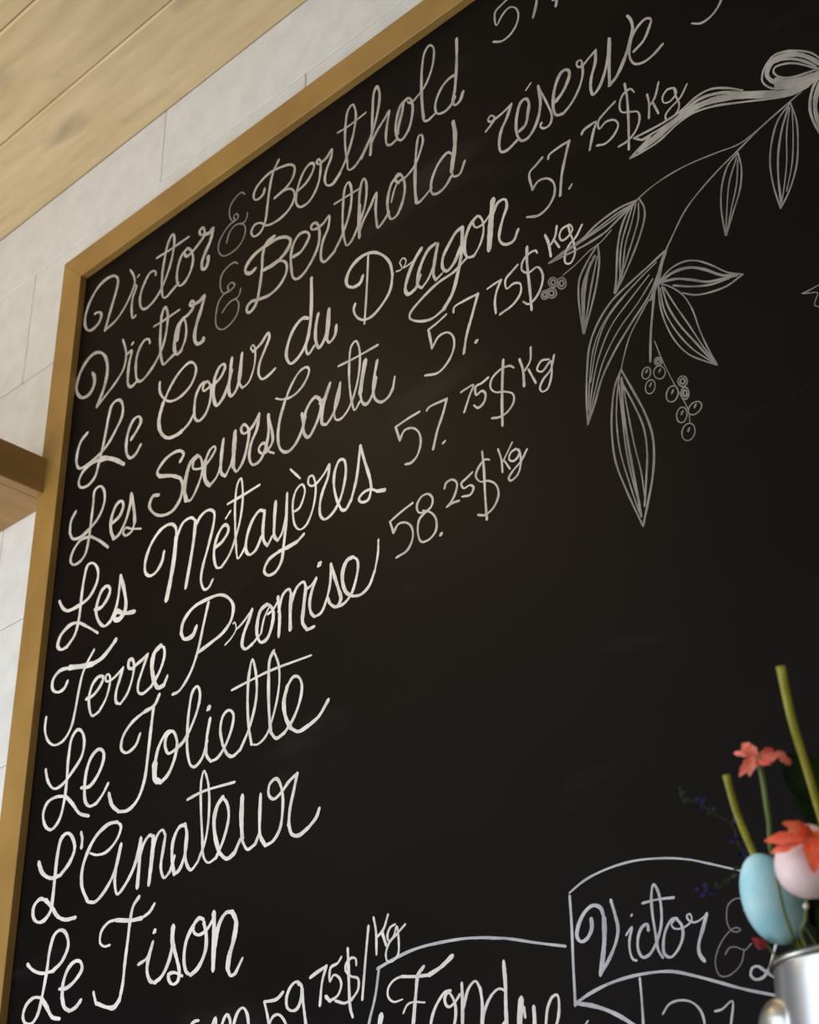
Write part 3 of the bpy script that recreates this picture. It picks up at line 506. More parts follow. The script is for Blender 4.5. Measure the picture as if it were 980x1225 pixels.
 ('chalk_word', 'word Tison lettered in the ninth row', 0, '''-13725,4059,31 -13824,4061,25 -13905,4116,43 -13901,4230,46 -13789,4309,41 -13655,4314,34
-13655,4312,48 -13383,4258,50 -13199,4248,54
-13199,4248,41 -13074,4289,44 -13000,4358,46
-13272,4487,53 -13361,4409,55 -13397,4269,55 -13414,4077,54 -13437,3825,54 -13449,3606,53 -13483,3455,53
-13483,3455,74 -13566,3389,63 -13699,3409,44 -13880,3476,45
-13887,3469,45 -13919,3533,45 -13950,3598,45
-13205,3767,39 -13077,3803,42 -13020,3864,45
-12986,3953,59 -13045,3790,59 -13049,3666,56 -12988,3563,46 -12910,3535,33
-12910,3535,48 -12803,3579,52 -12694,3731,54 -12651,3925,54
-12974,4062,60 -12967,4067,60 -12960,4072,60
-12663,4055,78 -12664,3927,77 -12635,3829,74
-12636,3844,52 -12570,3709,53 -12522,3579,55 -12538,3491,55 -12609,3469,34 -12674,3513,48 -12692,3577,55 -12608,3586,33 -12469,3528,33
-12175,4040,33 -12262,4071,47 -12352,3995,55 -12438,3871,56 -12459,3691,55 -12412,3561,48 -12337,3518,36
-12337,3518,53 -12223,3575,56 -12128,3725,58 -12127,3877,56 -12173,4008,55
-12249,4069,47 -12325,4021,50 -12324,3943,44 -12248,3899,32 -12131,3924,45 -12031,4013,47
-12023,4076,73 -12003,3855,73 -11996,3515,72
-11980,3729,57 -11932,3948,57 -11834,4044,52 -11740,4034,38
-11740,4034,64 -11677,3931,70 -11701,3755,72 -11760,3601,72 -11775,3486,71
-11775,3486,54 -11725,3411,40 -11658,3422,48
-11658,3422,45 -11611,3484,45 -11564,3546,45'''),
 ('chalk_price', 'price m 59.75$/ kg along the bottom edge', 0, '''-12304,2981,47 -12280,3038,46 -12232,3056,36 -12178,3054,31
-11993,2937,46 -11928,3042,41 -11916,2974,45 -11910,2890,45
-11828,2879,45 -11817,2984,46 -11761,3050,36 -11715,3005,43 -11697,2861,44
-11660,2855,45 -11647,2960,45 -11589,3058,43 -11525,3078,27 -11467,3016,41 -11437,2906,43 -11420,2822,43
-10968,3135,44 -11049,3087,38 -11224,3087,34
-11224,3087,36 -11186,2988,36 -11148,2869,36
-11148,2869,39 -11101,2932,37 -11027,2943,25 -10952,2889,33 -10908,2808,39 -10938,2728,37 -11034,2698,33
-10750,3171,34 -10783,3203,29 -10855,3177,41 -10914,3088,42 -10906,2990,39 -10840,2948,27 -10768,2958,39 -10722,3026,42 -10711,3122,42
-10767,3201,33 -10717,3155,39 -10689,3000,40 -10644,2781,40 -10617,2673,39
-10598,3211,38 -10503,3245,37 -10385,3279,37
-10385,3279,36 -10438,3153,36 -10466,2940,35
-10191,3327,32 -10237,3281,30 -10330,3254,33 -10336,3132,30 -10290,3183,26 -10220,3150,27 -10189,3082,32 -10234,2994,31 -10342,2958,28
-10334,2959,42 -10362,2983,42 -10389,3007,42
-9999,3225,31 -10006,3279,27 -10060,3299,27 -10129,3252,32 -10136,3200,30 -10067,3136,23 -9976,3100,28 -9976,3006,32 -10051,2934,31
-10051,2934,36 -10142,2912,30 -10265,2951,29
-10109,3388,39 -10098,3226,39 -10089,3013,39 -10073,2855,38 -10043,2778,36
-9843,3544,32 -9877,3294,32 -9923,2910,31
-9778,3608,31 -9749,3484,31 -9743,3276,31
-9598,3601,32 -9659,3478,31 -9734,3428,30
-9674,3460,36 -9649,3397,36 -9624,3335,36
-9511,3499,25 -9570,3483,28 -9608,3416,29 -9586,3360,20 -9527,3402,28 -9493,3480,23 -9469,3349,28 -9479,3226,28 -9523,3192,25 -9603,3185,20 -9629,3252,29 -9586,3349,28 -9483,3415,27 -9387,3476,27'''),
 ('chalk_word', 'word Fondue lettered in the lower box', 0, '''-9433,2836,21 -9540,2831,19 -9605,2885,26 -9604,2955,28 -9537,3014,25 -9438,3033,23
-9438,3031,31 -9275,3005,31 -9115,2992,31
-9115,2992,45 -8971,3038,46 -8843,3106,47
-9177,3072,41 -9243,3013,43 -9270,2879,43 -9309,2612,43 -9328,2480,42
-9424,2720,25 -9377,2781,24 -9313,2794,18 -9169,2770,17
-8870,2822,26 -8932,2821,31 -9028,2740,34 -9086,2647,35 -9109,2550,35 -9084,2458,27 -8961,2441,28 -8850,2525,34 -8821,2675,34 -8856,2770,31 -8901,2810,26 -8941,2772,35 -8928,2713,31 -8890,2691,26 -8827,2721,32 -8771,2773,33
-8745,2859,40 -8744,2708,40 -8755,2446,40
-8738,2652,34 -8671,2808,33 -8593,2857,24 -8543,2788,30
-8543,2788,37 -8527,2664,37 -8547,2417,37
-8280,2730,24 -8337,2755,25 -8413,2723,31 -8492,2626,33 -8528,2501,33 -8504,2400,26 -8401,2408,28 -8287,2488,30
-8278,2961,43 -8270,2767,43 -8276,2594,42 -8273,2358,42
-8112,2634,66 -8124,2560,66 -8139,2445,65 -8123,2369,63
-8088,2566,31 -8084,2528,31 -8079,2490,31
-7987,2556,41 -7985,2476,41 -7991,2340,41
-7888,2326,31 -7872,2407,31 -7845,2529,31 -7790,2606,29 -7741,2611,27 -7730,2523,30 -7765,2392,30 -7839,2330,29
-9690,2738,63 -9700,2701,63 -9710,2664,63'''),
 ('chalk_line', 'outline of the lower box, arched at the top', 2, '''-9733,3147,34 -9518,3200,33 -9270,3240,31 -8996,3244,29 -8636,3221,27 -8291,3157,26
-8690,3228,27 -8432,3188,26 -8211,3139,26 -7926,3055,25 -7629,2975,25
-9716,3138,33 -9763,2909,33 -9832,2721,33 -9874,2577,33'''),
 ('chalk_line', 'arched outline of the box around the name at lower right', 2, '''-7552,3392,23 -7386,3463,23 -7159,3506,21 -6906,3515,20 -6632,3479,19 -6401,3420,19 -6179,3333,18 -5993,3255,18 -5785,3167,18 -5557,3057,18
-7554,3365,31 -7553,3130,30 -7562,2861,30 -7569,2506,30
-7554,2523,31 -7415,2574,30 -7195,2623,29 -6935,2639,27 -6654,2616,26 -6434,2545,26 -6221,2461,26 -6042,2390,25 -5812,2313,25 -5550,2226,24
-7554,2517,35 -7423,2484,35 -7264,2422,35 -7111,2336,36 -7008,2259,37 -6909,2159,37
-6938,2611,24 -6937,2474,24 -6942,2281,24 -6946,2176,24'''),
 ('chalk_word', 'word Victor lettered in the arched box at lower right', 2, '''-7355,3141,40 -7356,3067,40 -7410,2996,38 -7471,2982,31 -7507,3027,40 -7485,3118,40 -7408,3212,39 -7328,3245,33 -7255,3210,35 -7229,3124,38
-7229,3124,50 -7241,2966,50 -7273,2812,50 -7303,2702,49
-7303,2702,34 -7211,2802,34 -7133,2920,35 -7103,3020,35 -7120,3130,34 -7150,3251,34
-7030,2957,24 -6968,3009,22 -7001,2923,25 -7008,2832,25 -6986,2763,23 -6952,2747,20
-6969,3094,21 -6963,3098,21 -6958,3102,21
-6820,2955,31 -6823,3002,26 -6873,2991,31 -6920,2921,32 -6928,2818,31 -6890,2760,25 -6824,2775,30 -6752,2852,31
-6752,2852,28 -6699,2972,28 -6684,3100,28 -6700,3236,27 -6734,3296,24 -6760,3234,28 -6770,3090,28 -6759,2931,28 -6744,2786,27 -6711,2729,26
-6853,3170,23 -6716,3172,22 -6559,3157,22
-6547,2993,24 -6593,2998,27 -6655,2938,29 -6693,2842,29 -6693,2752,28 -6642,2718,24 -6575,2757,28 -6515,2848,29 -6515,2938,28 -6555,2991,26
-6579,2983,19 -6606,2961,19 -6586,2926,16 -6525,2914,16 -6462,2928,18 -6419,2959,19 -6429,3006,17 -6461,2999,19 -6450,2965,17 -6399,2936,16 -6336,2950,17 -6284,2978,18
-6284,2978,35 -6330,2879,35 -6383,2761,35 -6381,2692,34 -6346,2642,32'''),
 ('chalk_ampersand', 'grey ampersand in the arched box behind the blue egg', 1, '''-5968,2941,15 -5949,2963,15 -5972,3030,14 -6031,3041,14 -6088,3012,15 -6113,2948,16 -6114,2869,15 -6088,2819,14 -6044,2800,13 -6010,2810,15 -6040,2833,13 -6087,2825,14 -6161,2776,15 -6225,2697,15 -6256,2613,15 -6235,2521,14 -6178,2501,13 -6088,2530,14 -6028,2586,15 -6006,2648,15 -5998,2660,15
-6163,2659,16 -6118,2701,15 -6053,2690,14 -5998,2660,14 -5934,2697,15'''),
 ('chalk_word', 'chalk capital letter half hidden by the metal pail', 2, '''-5695,2748,28 -5735,2656,28 -5771,2586,28 -5824,2486,27 -5881,2442,25 -5939,2442,24 -5972,2478,28 -5953,2524,27 -5907,2530,24 -5849,2485,25 -5781,2431,24 -5690,2373,24'''),
 ('chalk_figure', 'round-topped figure below the arched box at lower right', 2, '''-6758,2322,23 -6697,2381,21 -6604,2396,19 -6501,2370,19 -6427,2298,22 -6403,2198,23 -6433,2082,23'''),
 ('chalk_figure', 'figure one below the arched box at lower right', 2, '''-6305,2274,19 -6246,2277,20 -6149,2323,21 -6181,2166,22 -6206,2039,22'''),
 ('chalk_mark', None, 2, '''-7486,2346,20 -7472,2358,20 -7458,2371,20'''),
 ('chalk_stem', 'thin stems of the drawn sprig', 3, '''-4366,9994,22 -4559,9936,22 -4795,9861,22 -5038,9758,22 -5285,9654,22 -5510,9534,22 -5684,9409,22 -5841,9217,22 -5954,9055,21 -6054,8776,21
-4795,9861,18 -5031,9811,18 -5284,9857,17 -5596,9907,18 -5841,9911,19 -6038,9883,19 -6197,9836,19
-6515,9650,17 -6654,9577,17 -6790,9553,17 -6964,9481,18 -7129,9437,18
-5942,9077,40 -6023,8924,39 -6084,8761,39 -6162,8630,40
-6102,8749,31 -6156,8499,30 -6205,8249,29 -6240,7975,29
-6172,8170,12 -6116,7936,12 -6028,7651,11 -5969,7484,11 -5912,7301,12 -5910,7164,12
-6182,8641,18 -6302,8511,18 -6425,8360,17 -6507,8189,17 -6566,8030,17'''),
 ('chalk_leaf', None, 3, '''-4484,9944,24 -4624,9835,23 -4712,9664,22 -4773,9420,20 -4777,9145,18 -4746,8876,17
-4484,9944,17 -4457,9725,18 -4482,9459,19 -4537,9217,21 -4641,9008,21 -4746,8876,22
-4510,9903,26 -4606,9709,26 -4679,9473,24 -4718,9219,23 -4733,8928,22
-4496,9894,16 -4565,9654,15 -4617,9322,15 -4678,9085,15 -4737,8903,15
-4474,9880,15 -4510,9590,15 -4566,9290,15 -4663,9021,15'''),
 ('chalk_leaf', None, 3, '''-5069,9720,24 -5182,9648,24 -5270,9474,22 -5314,9246,20 -5314,8901,19
-5069,9720,19 -5056,9541,20 -5101,9314,22 -5206,9099,22 -5305,8895,22
-5088,9675,19 -5195,9456,18 -5258,9185,17 -5306,8923,17
-5080,9641,17 -5128,9387,18 -5221,9136,18 -5299,8905,18'''),
 ('chalk_leaf', None, 3, '''-6196,9831,29 -6347,9856,30 -6496,9850,31 -6682,9814,32 -6857,9743,32 -7081,9716,32 -7283,9675,32
-6272,9795,31 -6442,9725,31 -6579,9670,31 -6781,9649,31 -6966,9652,30 -7283,9675,31
-6238,9817,23 -6434,9806,24 -6636,9770,24 -6893,9713,24
-6271,9811,24 -6455,9767,24 -6690,9733,24 -6945,9708,24 -7152,9688,24'''),
 ('chalk_leaf', None, 3, '''-6163,9832,20 -6121,9705,22 -6126,9591,26 -6202,9403,27 -6318,9206,27 -6431,9041,27 -6541,8906,27
-6196,9826,31 -6291,9772,31 -6385,9642,30 -6454,9447,29 -6494,9206,28 -6521,9025,28 -6548,8910,28
-6208,9791,20 -6286,9584,20 -6370,9399,20 -6426,9168,20 -6504,8951,20
-6176,9788,21 -6200,9601,22 -6280,9415,23 -6382,9209,22 -6464,9027,22
-6249,9789,25 -6321,9638,25 -6405,9452,24 -6450,9247,23 -6477,9033,24 -6540,8914,25'''),
 ('chalk_leaf', None, 3, '''-6684,9570,25 -6688,9358,26 -6745,9117,27 -6820,8911,27 -6935,8639,27
-6689,9572,29 -6829,9436,29 -6935,9288,28 -6963,9098,26 -6960,8872,24 -6942,8642,24
-6736,9454,39 -6828,9321,38 -6887,9103,36 -6923,8853,35 -6933,8660,34
-6704,9436,25 -6799,9146,25 -6865,8912,24 -6925,8678,24
-6786,9412,26 -6897,9199,25 -6930,8946,23 -6936,8683,23'''),
 ('chalk_leaf', None, 3, '''-5952,9082,29 -6141,9011,29 -6365,8934,29 -6594,8836,30 -6763,8683,30 -6882,8482,28 -6942,8189,27 -6974,7888,26 -6981,7633,25
-5945,9056,28 -6050,8873,28 -6178,8682,28 -6390,8491,29 -6605,8280,29 -6780,8048,28 -6889,7808,28 -6981,7633,28
-6056,9008,18 -6303,8901,18 -6533,8782,18 -6725,8620,18 -6843,8419,18 -6916,8113,17 -6962,7779,16
-6152,8907,20 -6384,8748,20 -6620,8566,20 -6788,8306,20 -6892,8017,19 -6966,7678,19
-6117,8844,20 -6307,8664,20 -6541,8483,20 -6739,8240,20 -6864,7962,19 -6962,7676,19
-6168,8960,18 -6442,8822,18 -6679,8640,18 -6812,8404,18 -6909,8067,17'''),
 ('chalk_leaf', None, 3, '''-6051,8776,24 -5927,8849,24 -5781,8856,22 -5645,8797,19 -5500,8668,17 -5344,8498,17 -5203,8400,18
-5821,8524,20 -5691,8434,21 -5537,8384,23 -5363,8363,23 -5203,8400,24
-6041,8771,40 -5891,8797,38 -5731,8763,34 -5581,8664,29 -5403,8499,29 -5258,8420,31
-6021,8760,31 -5861,8706,29 -5709,8612,27 -5560,8511,28 -5409,8460,30 -5258,8420,30
-5908,8656,22 -5717,8543,23 -5527,8462,24 -5334,8430,25'''),
 ('chalk_leaf', None, 3, '''-6062,8767,17 -5948,8667,16 -5824,8505,16 -5747,8307,17 -5699,8055,17 -5647,7847,17 -5571,7614,16
-6064,8751,21 -6070,8518,20 -6034,8288,18 -5959,8063,16 -5842,7863,16 -5702,7724,16 -5571,7614,16
-6027,8709,24 -5992,8477,23 -5899,8219,21 -5753,7940,20 -5596,7642,20
-6049,8699,20 -6035,8457,18 -5945,8180,17 -5798,7901,16 -5596,7642,15
-6008,8688,17 -5914,8436,17 -5804,8170,16 -5684,7865,16 -5578,7634,16'''),
 ('chalk_leaf', None, 3, '''-6561,8041,28 -6648,7893,27 -6704,7658,26 -6728,7411,24 -6716,7117,23 -6635,6802,21 -6566,6584,21 -6497,6379,20
-6561,8041,25 -6459,7767,24 -6358,7482,25 -6303,7224,26 -6308,7015,27 -6352,6789,28 -6433,6548,28 -6494,6377,28
-6578,8011,20 -6627,7808,20 -6663,7547,19 -6658,7218,18 -6593,6854,17 -6519,6514,16
-6565,7948,31 -6581,7602,30 -6566,7286,29 -6543,6973,28 -6518,6685,28 -6505,6475,28
-6559,7908,18 -6535,7581,18 -6500,7203,17 -6458,6903,17 -6448,6657,17
-6554,7867,21 -6458,7600,21 -6384,7331,22 -6375,7078,23 -6413,6815,24 -6459,6559,24
-6600,7889,21 -6599,7610,20 -6595,7280,20 -6571,6968,19 -6510,6596,18'''),
 ('chalk_leaf', None, 3, '''-4687,7915,13 -4609,7913,13 -4478,7923,13
-4687,7915,12 -4614,7882,12 -4547,7849,10 -4577,7788,12 -4594,7746,9 -4517,7683,10'''),
 ('chalk_berry', None, 3, '''-7194,9385,22 -7204,9360,22 -7227,9351,21 -7256,9358,17 -7283,9381,14 -7303,9413,16 -7309,9447,20 -7299,9472,23 -7277,9482,22 -7247,9474,18 -7219,9451,14 -7200,9418,16 -7194,9385,18
-7223,9401,31 -7228,9388,32 -7239,9382,31 -7254,9387,25 -7268,9398,21 -7277,9415,24 -7280,9431,29 -7275,9444,32 -7264,9450,31 -7249,9445,25 -7234,9434,21 -7225,9417,24 -7223,9401,27'''),
 ('chalk_berry', None, 3, '''-7098,9323,21 -7107,9293,22 -7129,9279,22 -7156,9284,17 -7181,9307,14 -7199,9342,17 -7203,9379,20 -7193,9410,22 -7172,9423,22 -7145,9419,17 -7119,9395,14 -7102,9360,17 -7098,9323,19
-7124,9337,31 -7129,9323,32 -7139,9315,31 -7153,9317,25 -7166,9329,21 -7174,9347,24 -7176,9365,29 -7172,9379,32 -7161,9387,32 -7147,9385,25 -7135,9373,21 -7126,9355,24 -7124,9337,27'''),
 ('chalk_berry', None, 3, '''-7322,9284,23 -7340,9270,22 -7364,9271,19 -7388,9285,15 -7405,9309,16 -7410,9337,20 -7403,9363,22 -7384,9377,22 -7360,9376,19 -7337,9362,15 -7320,9338,16 -7315,9310,20 -7322,9284,21
-7343,9305,33 -7352,9298,32 -7364,9298,28 -7376,9304,21 -7384,9316,24 -7386,9331,29 -7382,9342,32 -7372,9349,32 -7360,9349,28 -7349,9343,21 -7341,9331,24 -7339,9316,29 -7343,9305,31'''),
 ('chalk_berry', None, 3, '''-7220,9268,22 -7231,9243,22 -7255,9235,21 -7287,9243,17 -7318,9268,14 -7340,9301,16 -7346,9335,20 -7335,9360,23 -7310,9368,21 -7278,9359,17 -7247,9334,14 -7226,9301,16 -7220,9268,18
-7251,9285,32 -7257,9273,32 -7268,9267,30 -7285,9272,25 -7301,9284,21 -7310,9301,23 -7314,9318,29 -7308,9330,32 -7297,9336,31 -7280,9330,25 -7264,9318,21 -7255,9302,23 -7251,9285,25'''),
 ('chalk_berry', None, 3, '''-6256,7843,19 -6273,7822,19 -6298,7816,17 -6322,7825,14 -6338,7848,14 -6343,7877,17 -6335,7908,18 -6318,7929,19 -6293,7936,18 -6269,7926,14 -6253,7903,14 -6249,7874,17 -6256,7843,18
-6298,7884,27 -6291,7892,27 -6284,7900,27'''),
 ('chalk_berry', None, 3, '''-6098,7788,18 -6111,7759,18 -6135,7745,18 -6166,7751,15 -6195,7774,13 -6213,7808,14 -6218,7846,17 -6206,7875,19 -6181,7889,18 -6150,7884,15 -6121,7860,13 -6103,7826,14 -6098,7788,15
-6161,7826,27 -6153,7834,27 -6146,7843,27'''),
 ('chalk_berry', None, 3, '''-6224,7682,18 -6240,7655,18 -6267,7644,18 -6292,7651,14 -6314,7675,14 -6323,7711,16 -6317,7749,18 -6301,7776,19 -6273,7787,18 -6248,7780,14 -6227,7756,14 -6217,7720,16 -6224,7682,17
-6273,7724,27 -6265,7734,27 -6258,7744,27'''),
 ('chalk_berry', None, 3, '''-6119,7917,18 -6126,7898,19 -6142,7889,18 -6162,7893,15 -6181,7908,13 -6194,7931,14 -6197,7954,17 -6189,7973,19 -6173,7982,18 -6153,7978,15 -6134,7963,13 -6122,7940,14 -6119,7917,16
-6138,7926,25 -6141,7916,27 -6149,7913,26 -6160,7914,22 -6170,7923,19 -6176,7933,21 -6177,7945,24 -6174,7955,27 -6166,7958,26 -6155,7957,22 -6145,7948,19 -6139,7937,21 -6138,7926,23'''),
 ('chalk_berry', None, 3, '''-5885,7592,17 -5895,7570,18 -5914,7559,17 -5939,7563,15 -5962,7581,13 -5977,7608,14 -5981,7637,16 -5971,7660,18 -5951,7671,18 -5927,7666,15 -5903,7648,13 -5889,7621,14 -5885,7592,15
-5909,7603,25 -5914,7591,26 -5924,7587,25 -5936,7589,21 -5947,7598,19 -5955,7611,20 -5957,7626,24 -5952,7638,26 -5942,7642,25 -5930,7640,21 -5918,7631,19 -5911,7619,20 -5909,7603,22'''),
 ('chalk_berry', None, 3, '''-5885,7466,17 -5893,7438,17 -5911,7423,18 -5931,7423,15 -5949,7440,13 -5961,7469,14 -5963,7502,16 -5954,7531,18 -5936,7546,18 -5916,7545,15 -5898,7528,13 -5886,7499,14 -5885,7466,15
-5905,7475,24 -5908,7461,25 -5917,7452,25 -5927,7454,21 -5937,7462,18 -5942,7477,21 -5942,7493,23 -5939,7507,25 -5930,7516,25 -5920,7515,21 -5910,7506,18 -5905,7491,21 -5905,7475,22'''),
 ('chalk_berry', None, 3, '''-6000,7494,18 -6023,7466,18 -6055,7457,17 -6086,7470,14 -6110,7500,14 -6116,7541,16 -6106,7580,18 -6083,7609,18 -6051,7618,17 -6019,7605,14 -5996,7574,14 -5990,7533,16 -6000,7494,17
-6055,7546,26 -6048,7558,26 -6040,7571,26'''),
 ('chalk_berry', None, 3, '''-5932,7255,17 -5950,7223,17 -5975,7208,17 -6003,7215,14 -6025,7239,13 -6035,7275,15 -6032,7315,17 -6014,7347,18 -5989,7362,17 -5961,7355,14 -5939,7331,13 -5929,7294,15 -5932,7255,16
-5985,7293,25 -5977,7305,25 -5969,7316,25'''),
 ('chalk_berry', None, 3, '''-5814,7240,17 -5848,7233,16 -5882,7241,14 -5906,7264,13 -5913,7294,16 -5902,7325,17 -5875,7346,17 -5840,7353,16 -5806,7344,14 -5782,7321,13 -5775,7291,16 -5786,7261,17 -5814,7240,17
-5847,7301,25 -5839,7312,25 -5831,7324,25'''),
 ('chalk_berry', None, 3, '''-5877,7047,17 -5902,7016,17 -5935,7005,16 -5969,7016,13 -5995,7047,13 -6004,7089,15 -5997,7131,17 -5972,7162,17 -5939,7174,16 -5905,7162,13 -5879,7131,13 -5870,7089,15 -5877,7047,16
-5939,7097,24 -5932,7110,24 -5924,7123,24'''),
 ('chalk_ribbon', 'bow loop and tail of the drawn ribbon', 4, '''-4123,10218,18 -4198,10353,20 -4304,10458,23 -4440,10548,26 -4561,10581,29 -4646,10528,29 -4695,10457,28 -4714,10366,21 -4661,10254,20 -4573,10172,24 -4434,10106,26 -4316,10076,27 -4231,10075,28 -4145,10088,28
-4139,10124,22 -4213,10187,22 -4275,10255,21 -4371,10349,23 -4473,10414,26 -4570,10437,29 -4591,10400,22 -4562,10327,19 -4486,10252,24 -4371,10194,26 -4254,10161,27 -4137,10133,27
-4132,10166,45 -4249,10344,48 -4355,10450,56 -4470,10516,64 -4563,10530,71 -4627,10484,69 -4658,10401,53 -4617,10298,45 -4541,10219,56 -4427,10152,61 -4299,10108,64 -4144,10094,65
-4590,10221,47 -4430,10130,49 -4289,10093,51 -4193,10085,51
-4573,10504,39 -4476,10476,36 -4342,10376,32 -4238,10256,28 -4189,10184,27
-4578,10301,43 -4468,10207,45 -4354,10146,49 -4237,10115,50
-6145,10594,31 -5960,10577,31 -5792,10569,31 -5595,10584,31 -5423,10638,31 -5261,10635,29 -5087,10537,25 -4923,10395,23
-6211,10377,31 -6040,10367,31 -5870,10380,32 -5667,10447,31 -5499,10474,30 -5262,10417,28 -4990,10285,26 -4704,10136,25 -4541,10055,26 -4399,10016,28 -4235,10049,28
-6079,10407,94 -5890,10448,93 -5688,10501,92 -5492,10524,89 -5279,10495,84 -5078,10410,77 -4790,10244,73 -4535,10089,75 -4323,10031,80 -4222,10055,82
-5598,10555,44 -5375,10590,43 -5168,10526,38 -4927,10367,35 -4692,10216,35 -4532,10113,36 -4366,10067,38
-6145,10594,24 -6040,10505,28 -5954,10502,32 -6211,10377,33
-6053,10513,31 -5798,10517,31 -5546,10536,31
-4147,10075,39 -4233,9990,38 -4286,9882,35 -4313,9757,32 -4306,9612,27 -4256,9411,26
-4175,9978,62 -4238,9849,59 -4268,9699,51 -4247,9502,47
-4309,10042,40 -4246,10057,39 -4180,10054,39'''),
]
# ------------------------------------------------------------------ setting
WY = 0.012                                    # wall surface
CZ = 1.5 + 1.616 * 1.012                      # ceiling height
XL, XR, YF = -4.2, 2.2, -4.2
o = link('wall_back', box(bmesh.new(), XL, XR, WY + .012, WY + .1, 0, CZ + .1), M['wall_back']); tag(o, kind='structure'); wall = o
o = link('ceiling', box(bmesh.new(), XL, XR, YF, WY + .1, CZ + .014, CZ + .1), M['ceil_gap']); tag(o, kind='structure'); ceil = o
o = link('floor', box(bmesh.new(), XL, XR, YF, WY + .1, -.1, 0), M['floor']); tag(o, kind='structure')
# white wall panels: 0.607 m long, 0.207 m high, laid in a half bond
S = 1.012 / 2
row_h = .405 * S; gap = .0011
tops = [CZ] + [1.5 + (2.964 - .405 * k) * S for k in range(16)]
pm = {}
def panel_mesh(w, h):
    k = (round(w, 4), round(h, 4))
    if k not in pm:
        bm = box(bmesh.new(), 0, w, 0, .012, -h, 0, .0012); me = bpy.data.meshes.new('panel'); bm.to_mesh(me); bm.free(); me.materials.append(M['wall']); pm[k] = me
    return pm[k]
for r, zt in enumerate(tops):
    zb = tops[r + 1] if r + 1 < len(tops) else 0
    if zb < 0: zb = 0
    if zt <= .02: break
    x = (-2.787 if r % 2 == 0 else -2.190) * S - 6 * 1.2 * S
    while x < XR:
        a, b = max(x, XL) + gap / 2, min(x + 1.2 * S, XR) - gap / 2
        if b - a > .05:
            p = bpy.data.objects.new('wall_panel', panel_mesh(b - a, zt - zb - gap)); COL.objects.link(p); p.parent = wall
            p.location = (a, WY + random.uniform(-.0004, .0004), zt - gap / 2)
        x += 1.2 * S
# ceiling boards
cw = .1292
def cboard(x0, x1, y1):
    bm = box(bmesh.new(), 0, x1 - x0 - .001, -cw + .0008, 0, 0, .014, .0028)
    p = link('ceiling_plank', bm, M['ceil'], ceil); p.location = (x0, y1, CZ + random.uniform(-.0003, .0003))
y = WY + .0028; k = 0
while y > YF + cw:
    if k < 3: cboard(XL, XR, y)
    else:
        xj = XL + .7 + ((k * 1.37) % 2.4); cboard(XL, xj, y); cboard(xj, XR, y)
    y -= cw; k += 1
# ------------------------------------------------------------------ wall shelf
sh = empty('wall_shelf', (-2.0, WY, 1.5 + 1.046)); tag(sh, 'brown wooden box shelf high on the white wall, left of the chalkboard', 'shelf')
def local(bm, o): bmesh.ops.translate(bm, vec=-Vector(o.location), verts=bm.verts); return bm
z0 = 1.5 + 1.046
link('shelf_board', local(box(bmesh.new(), -2.62, -1.606, -.13, WY, z0, z0 + .018, .001), sh), M['shelf'], sh)
link('side_panel', local(box(bmesh.new(), -1.606, -1.588, -.13, WY - .0005, z0, z0 + .055, .001), sh), M['shelf'], sh)
link('side_panel', local(box(bmesh.new(), -2.638, -2.62, -.13, WY, z0, z0 + .055, .001), sh), M['shelf'], sh)
link('front_panel', local(box(bmesh.new(), -2.638, -1.588, -.148, -.13, z0, z0 + .055, .001), sh), M['shelf'], sh)
# ------------------------------------------------------------------ chalkboard
cb = empty('chalkboard', (-.4, WY, 1.5 + .3)); tag(cb, 'large black chalkboard menu in an oak-brown wooden frame on the white wall', 'chalkboard')
bx0, bx1, bz0, bz1 = -1.5545, .78, 1.5 - .42, 1.5 + 1.3955
FT = .0105
link('board_panel', local(box(bmesh.new(), bx0 - .01, bx1 + .01, 0, WY - .001, bz0 - .01, bz1 + .01), cb), M['board'], cb)
fw = .0465
def rail(pts):
    bm = bmesh.new(); n = len(pts)
    f = [bm.verts.new((x, -FT, z)) for x, z in pts]; b = [bm.verts.new((x, WY - .0003, z)) for x, z in pts]
    bm.faces.new(f); bm.faces.new(b[::-1])
    for i in range(n): bm.faces.new((f[i], b[i], b[(i + 1) % n], f[(i + 1) % n]))
    bmesh.ops.recalc_face_normals(bm, faces=bm.faces[:]); bmesh.ops.bevel(bm, geom=bm.edges[:], offset=.0006, segments=1, affect='EDGES')
    return link('frame_rail', local(bm, cb), M['frame'], cb)
rail([(bx0 - fw, bz0 - fw), (bx0, bz0), (bx0, bz1), (bx0 - fw, bz1 + fw)])
rail([(bx0 - fw, bz1 + fw), (bx0, bz1), (bx1, bz1), (bx1 + fw, bz1 + fw)])
rail([(bx1 + fw, bz1 + fw), (bx1, bz1), (bx1, bz0), (bx1 + fw, bz0 - fw)])
rail([(bx1 + fw, bz0 - fw), (bx1, bz0), (bx0, bz0), (bx0 - fw, bz0 - fw)])
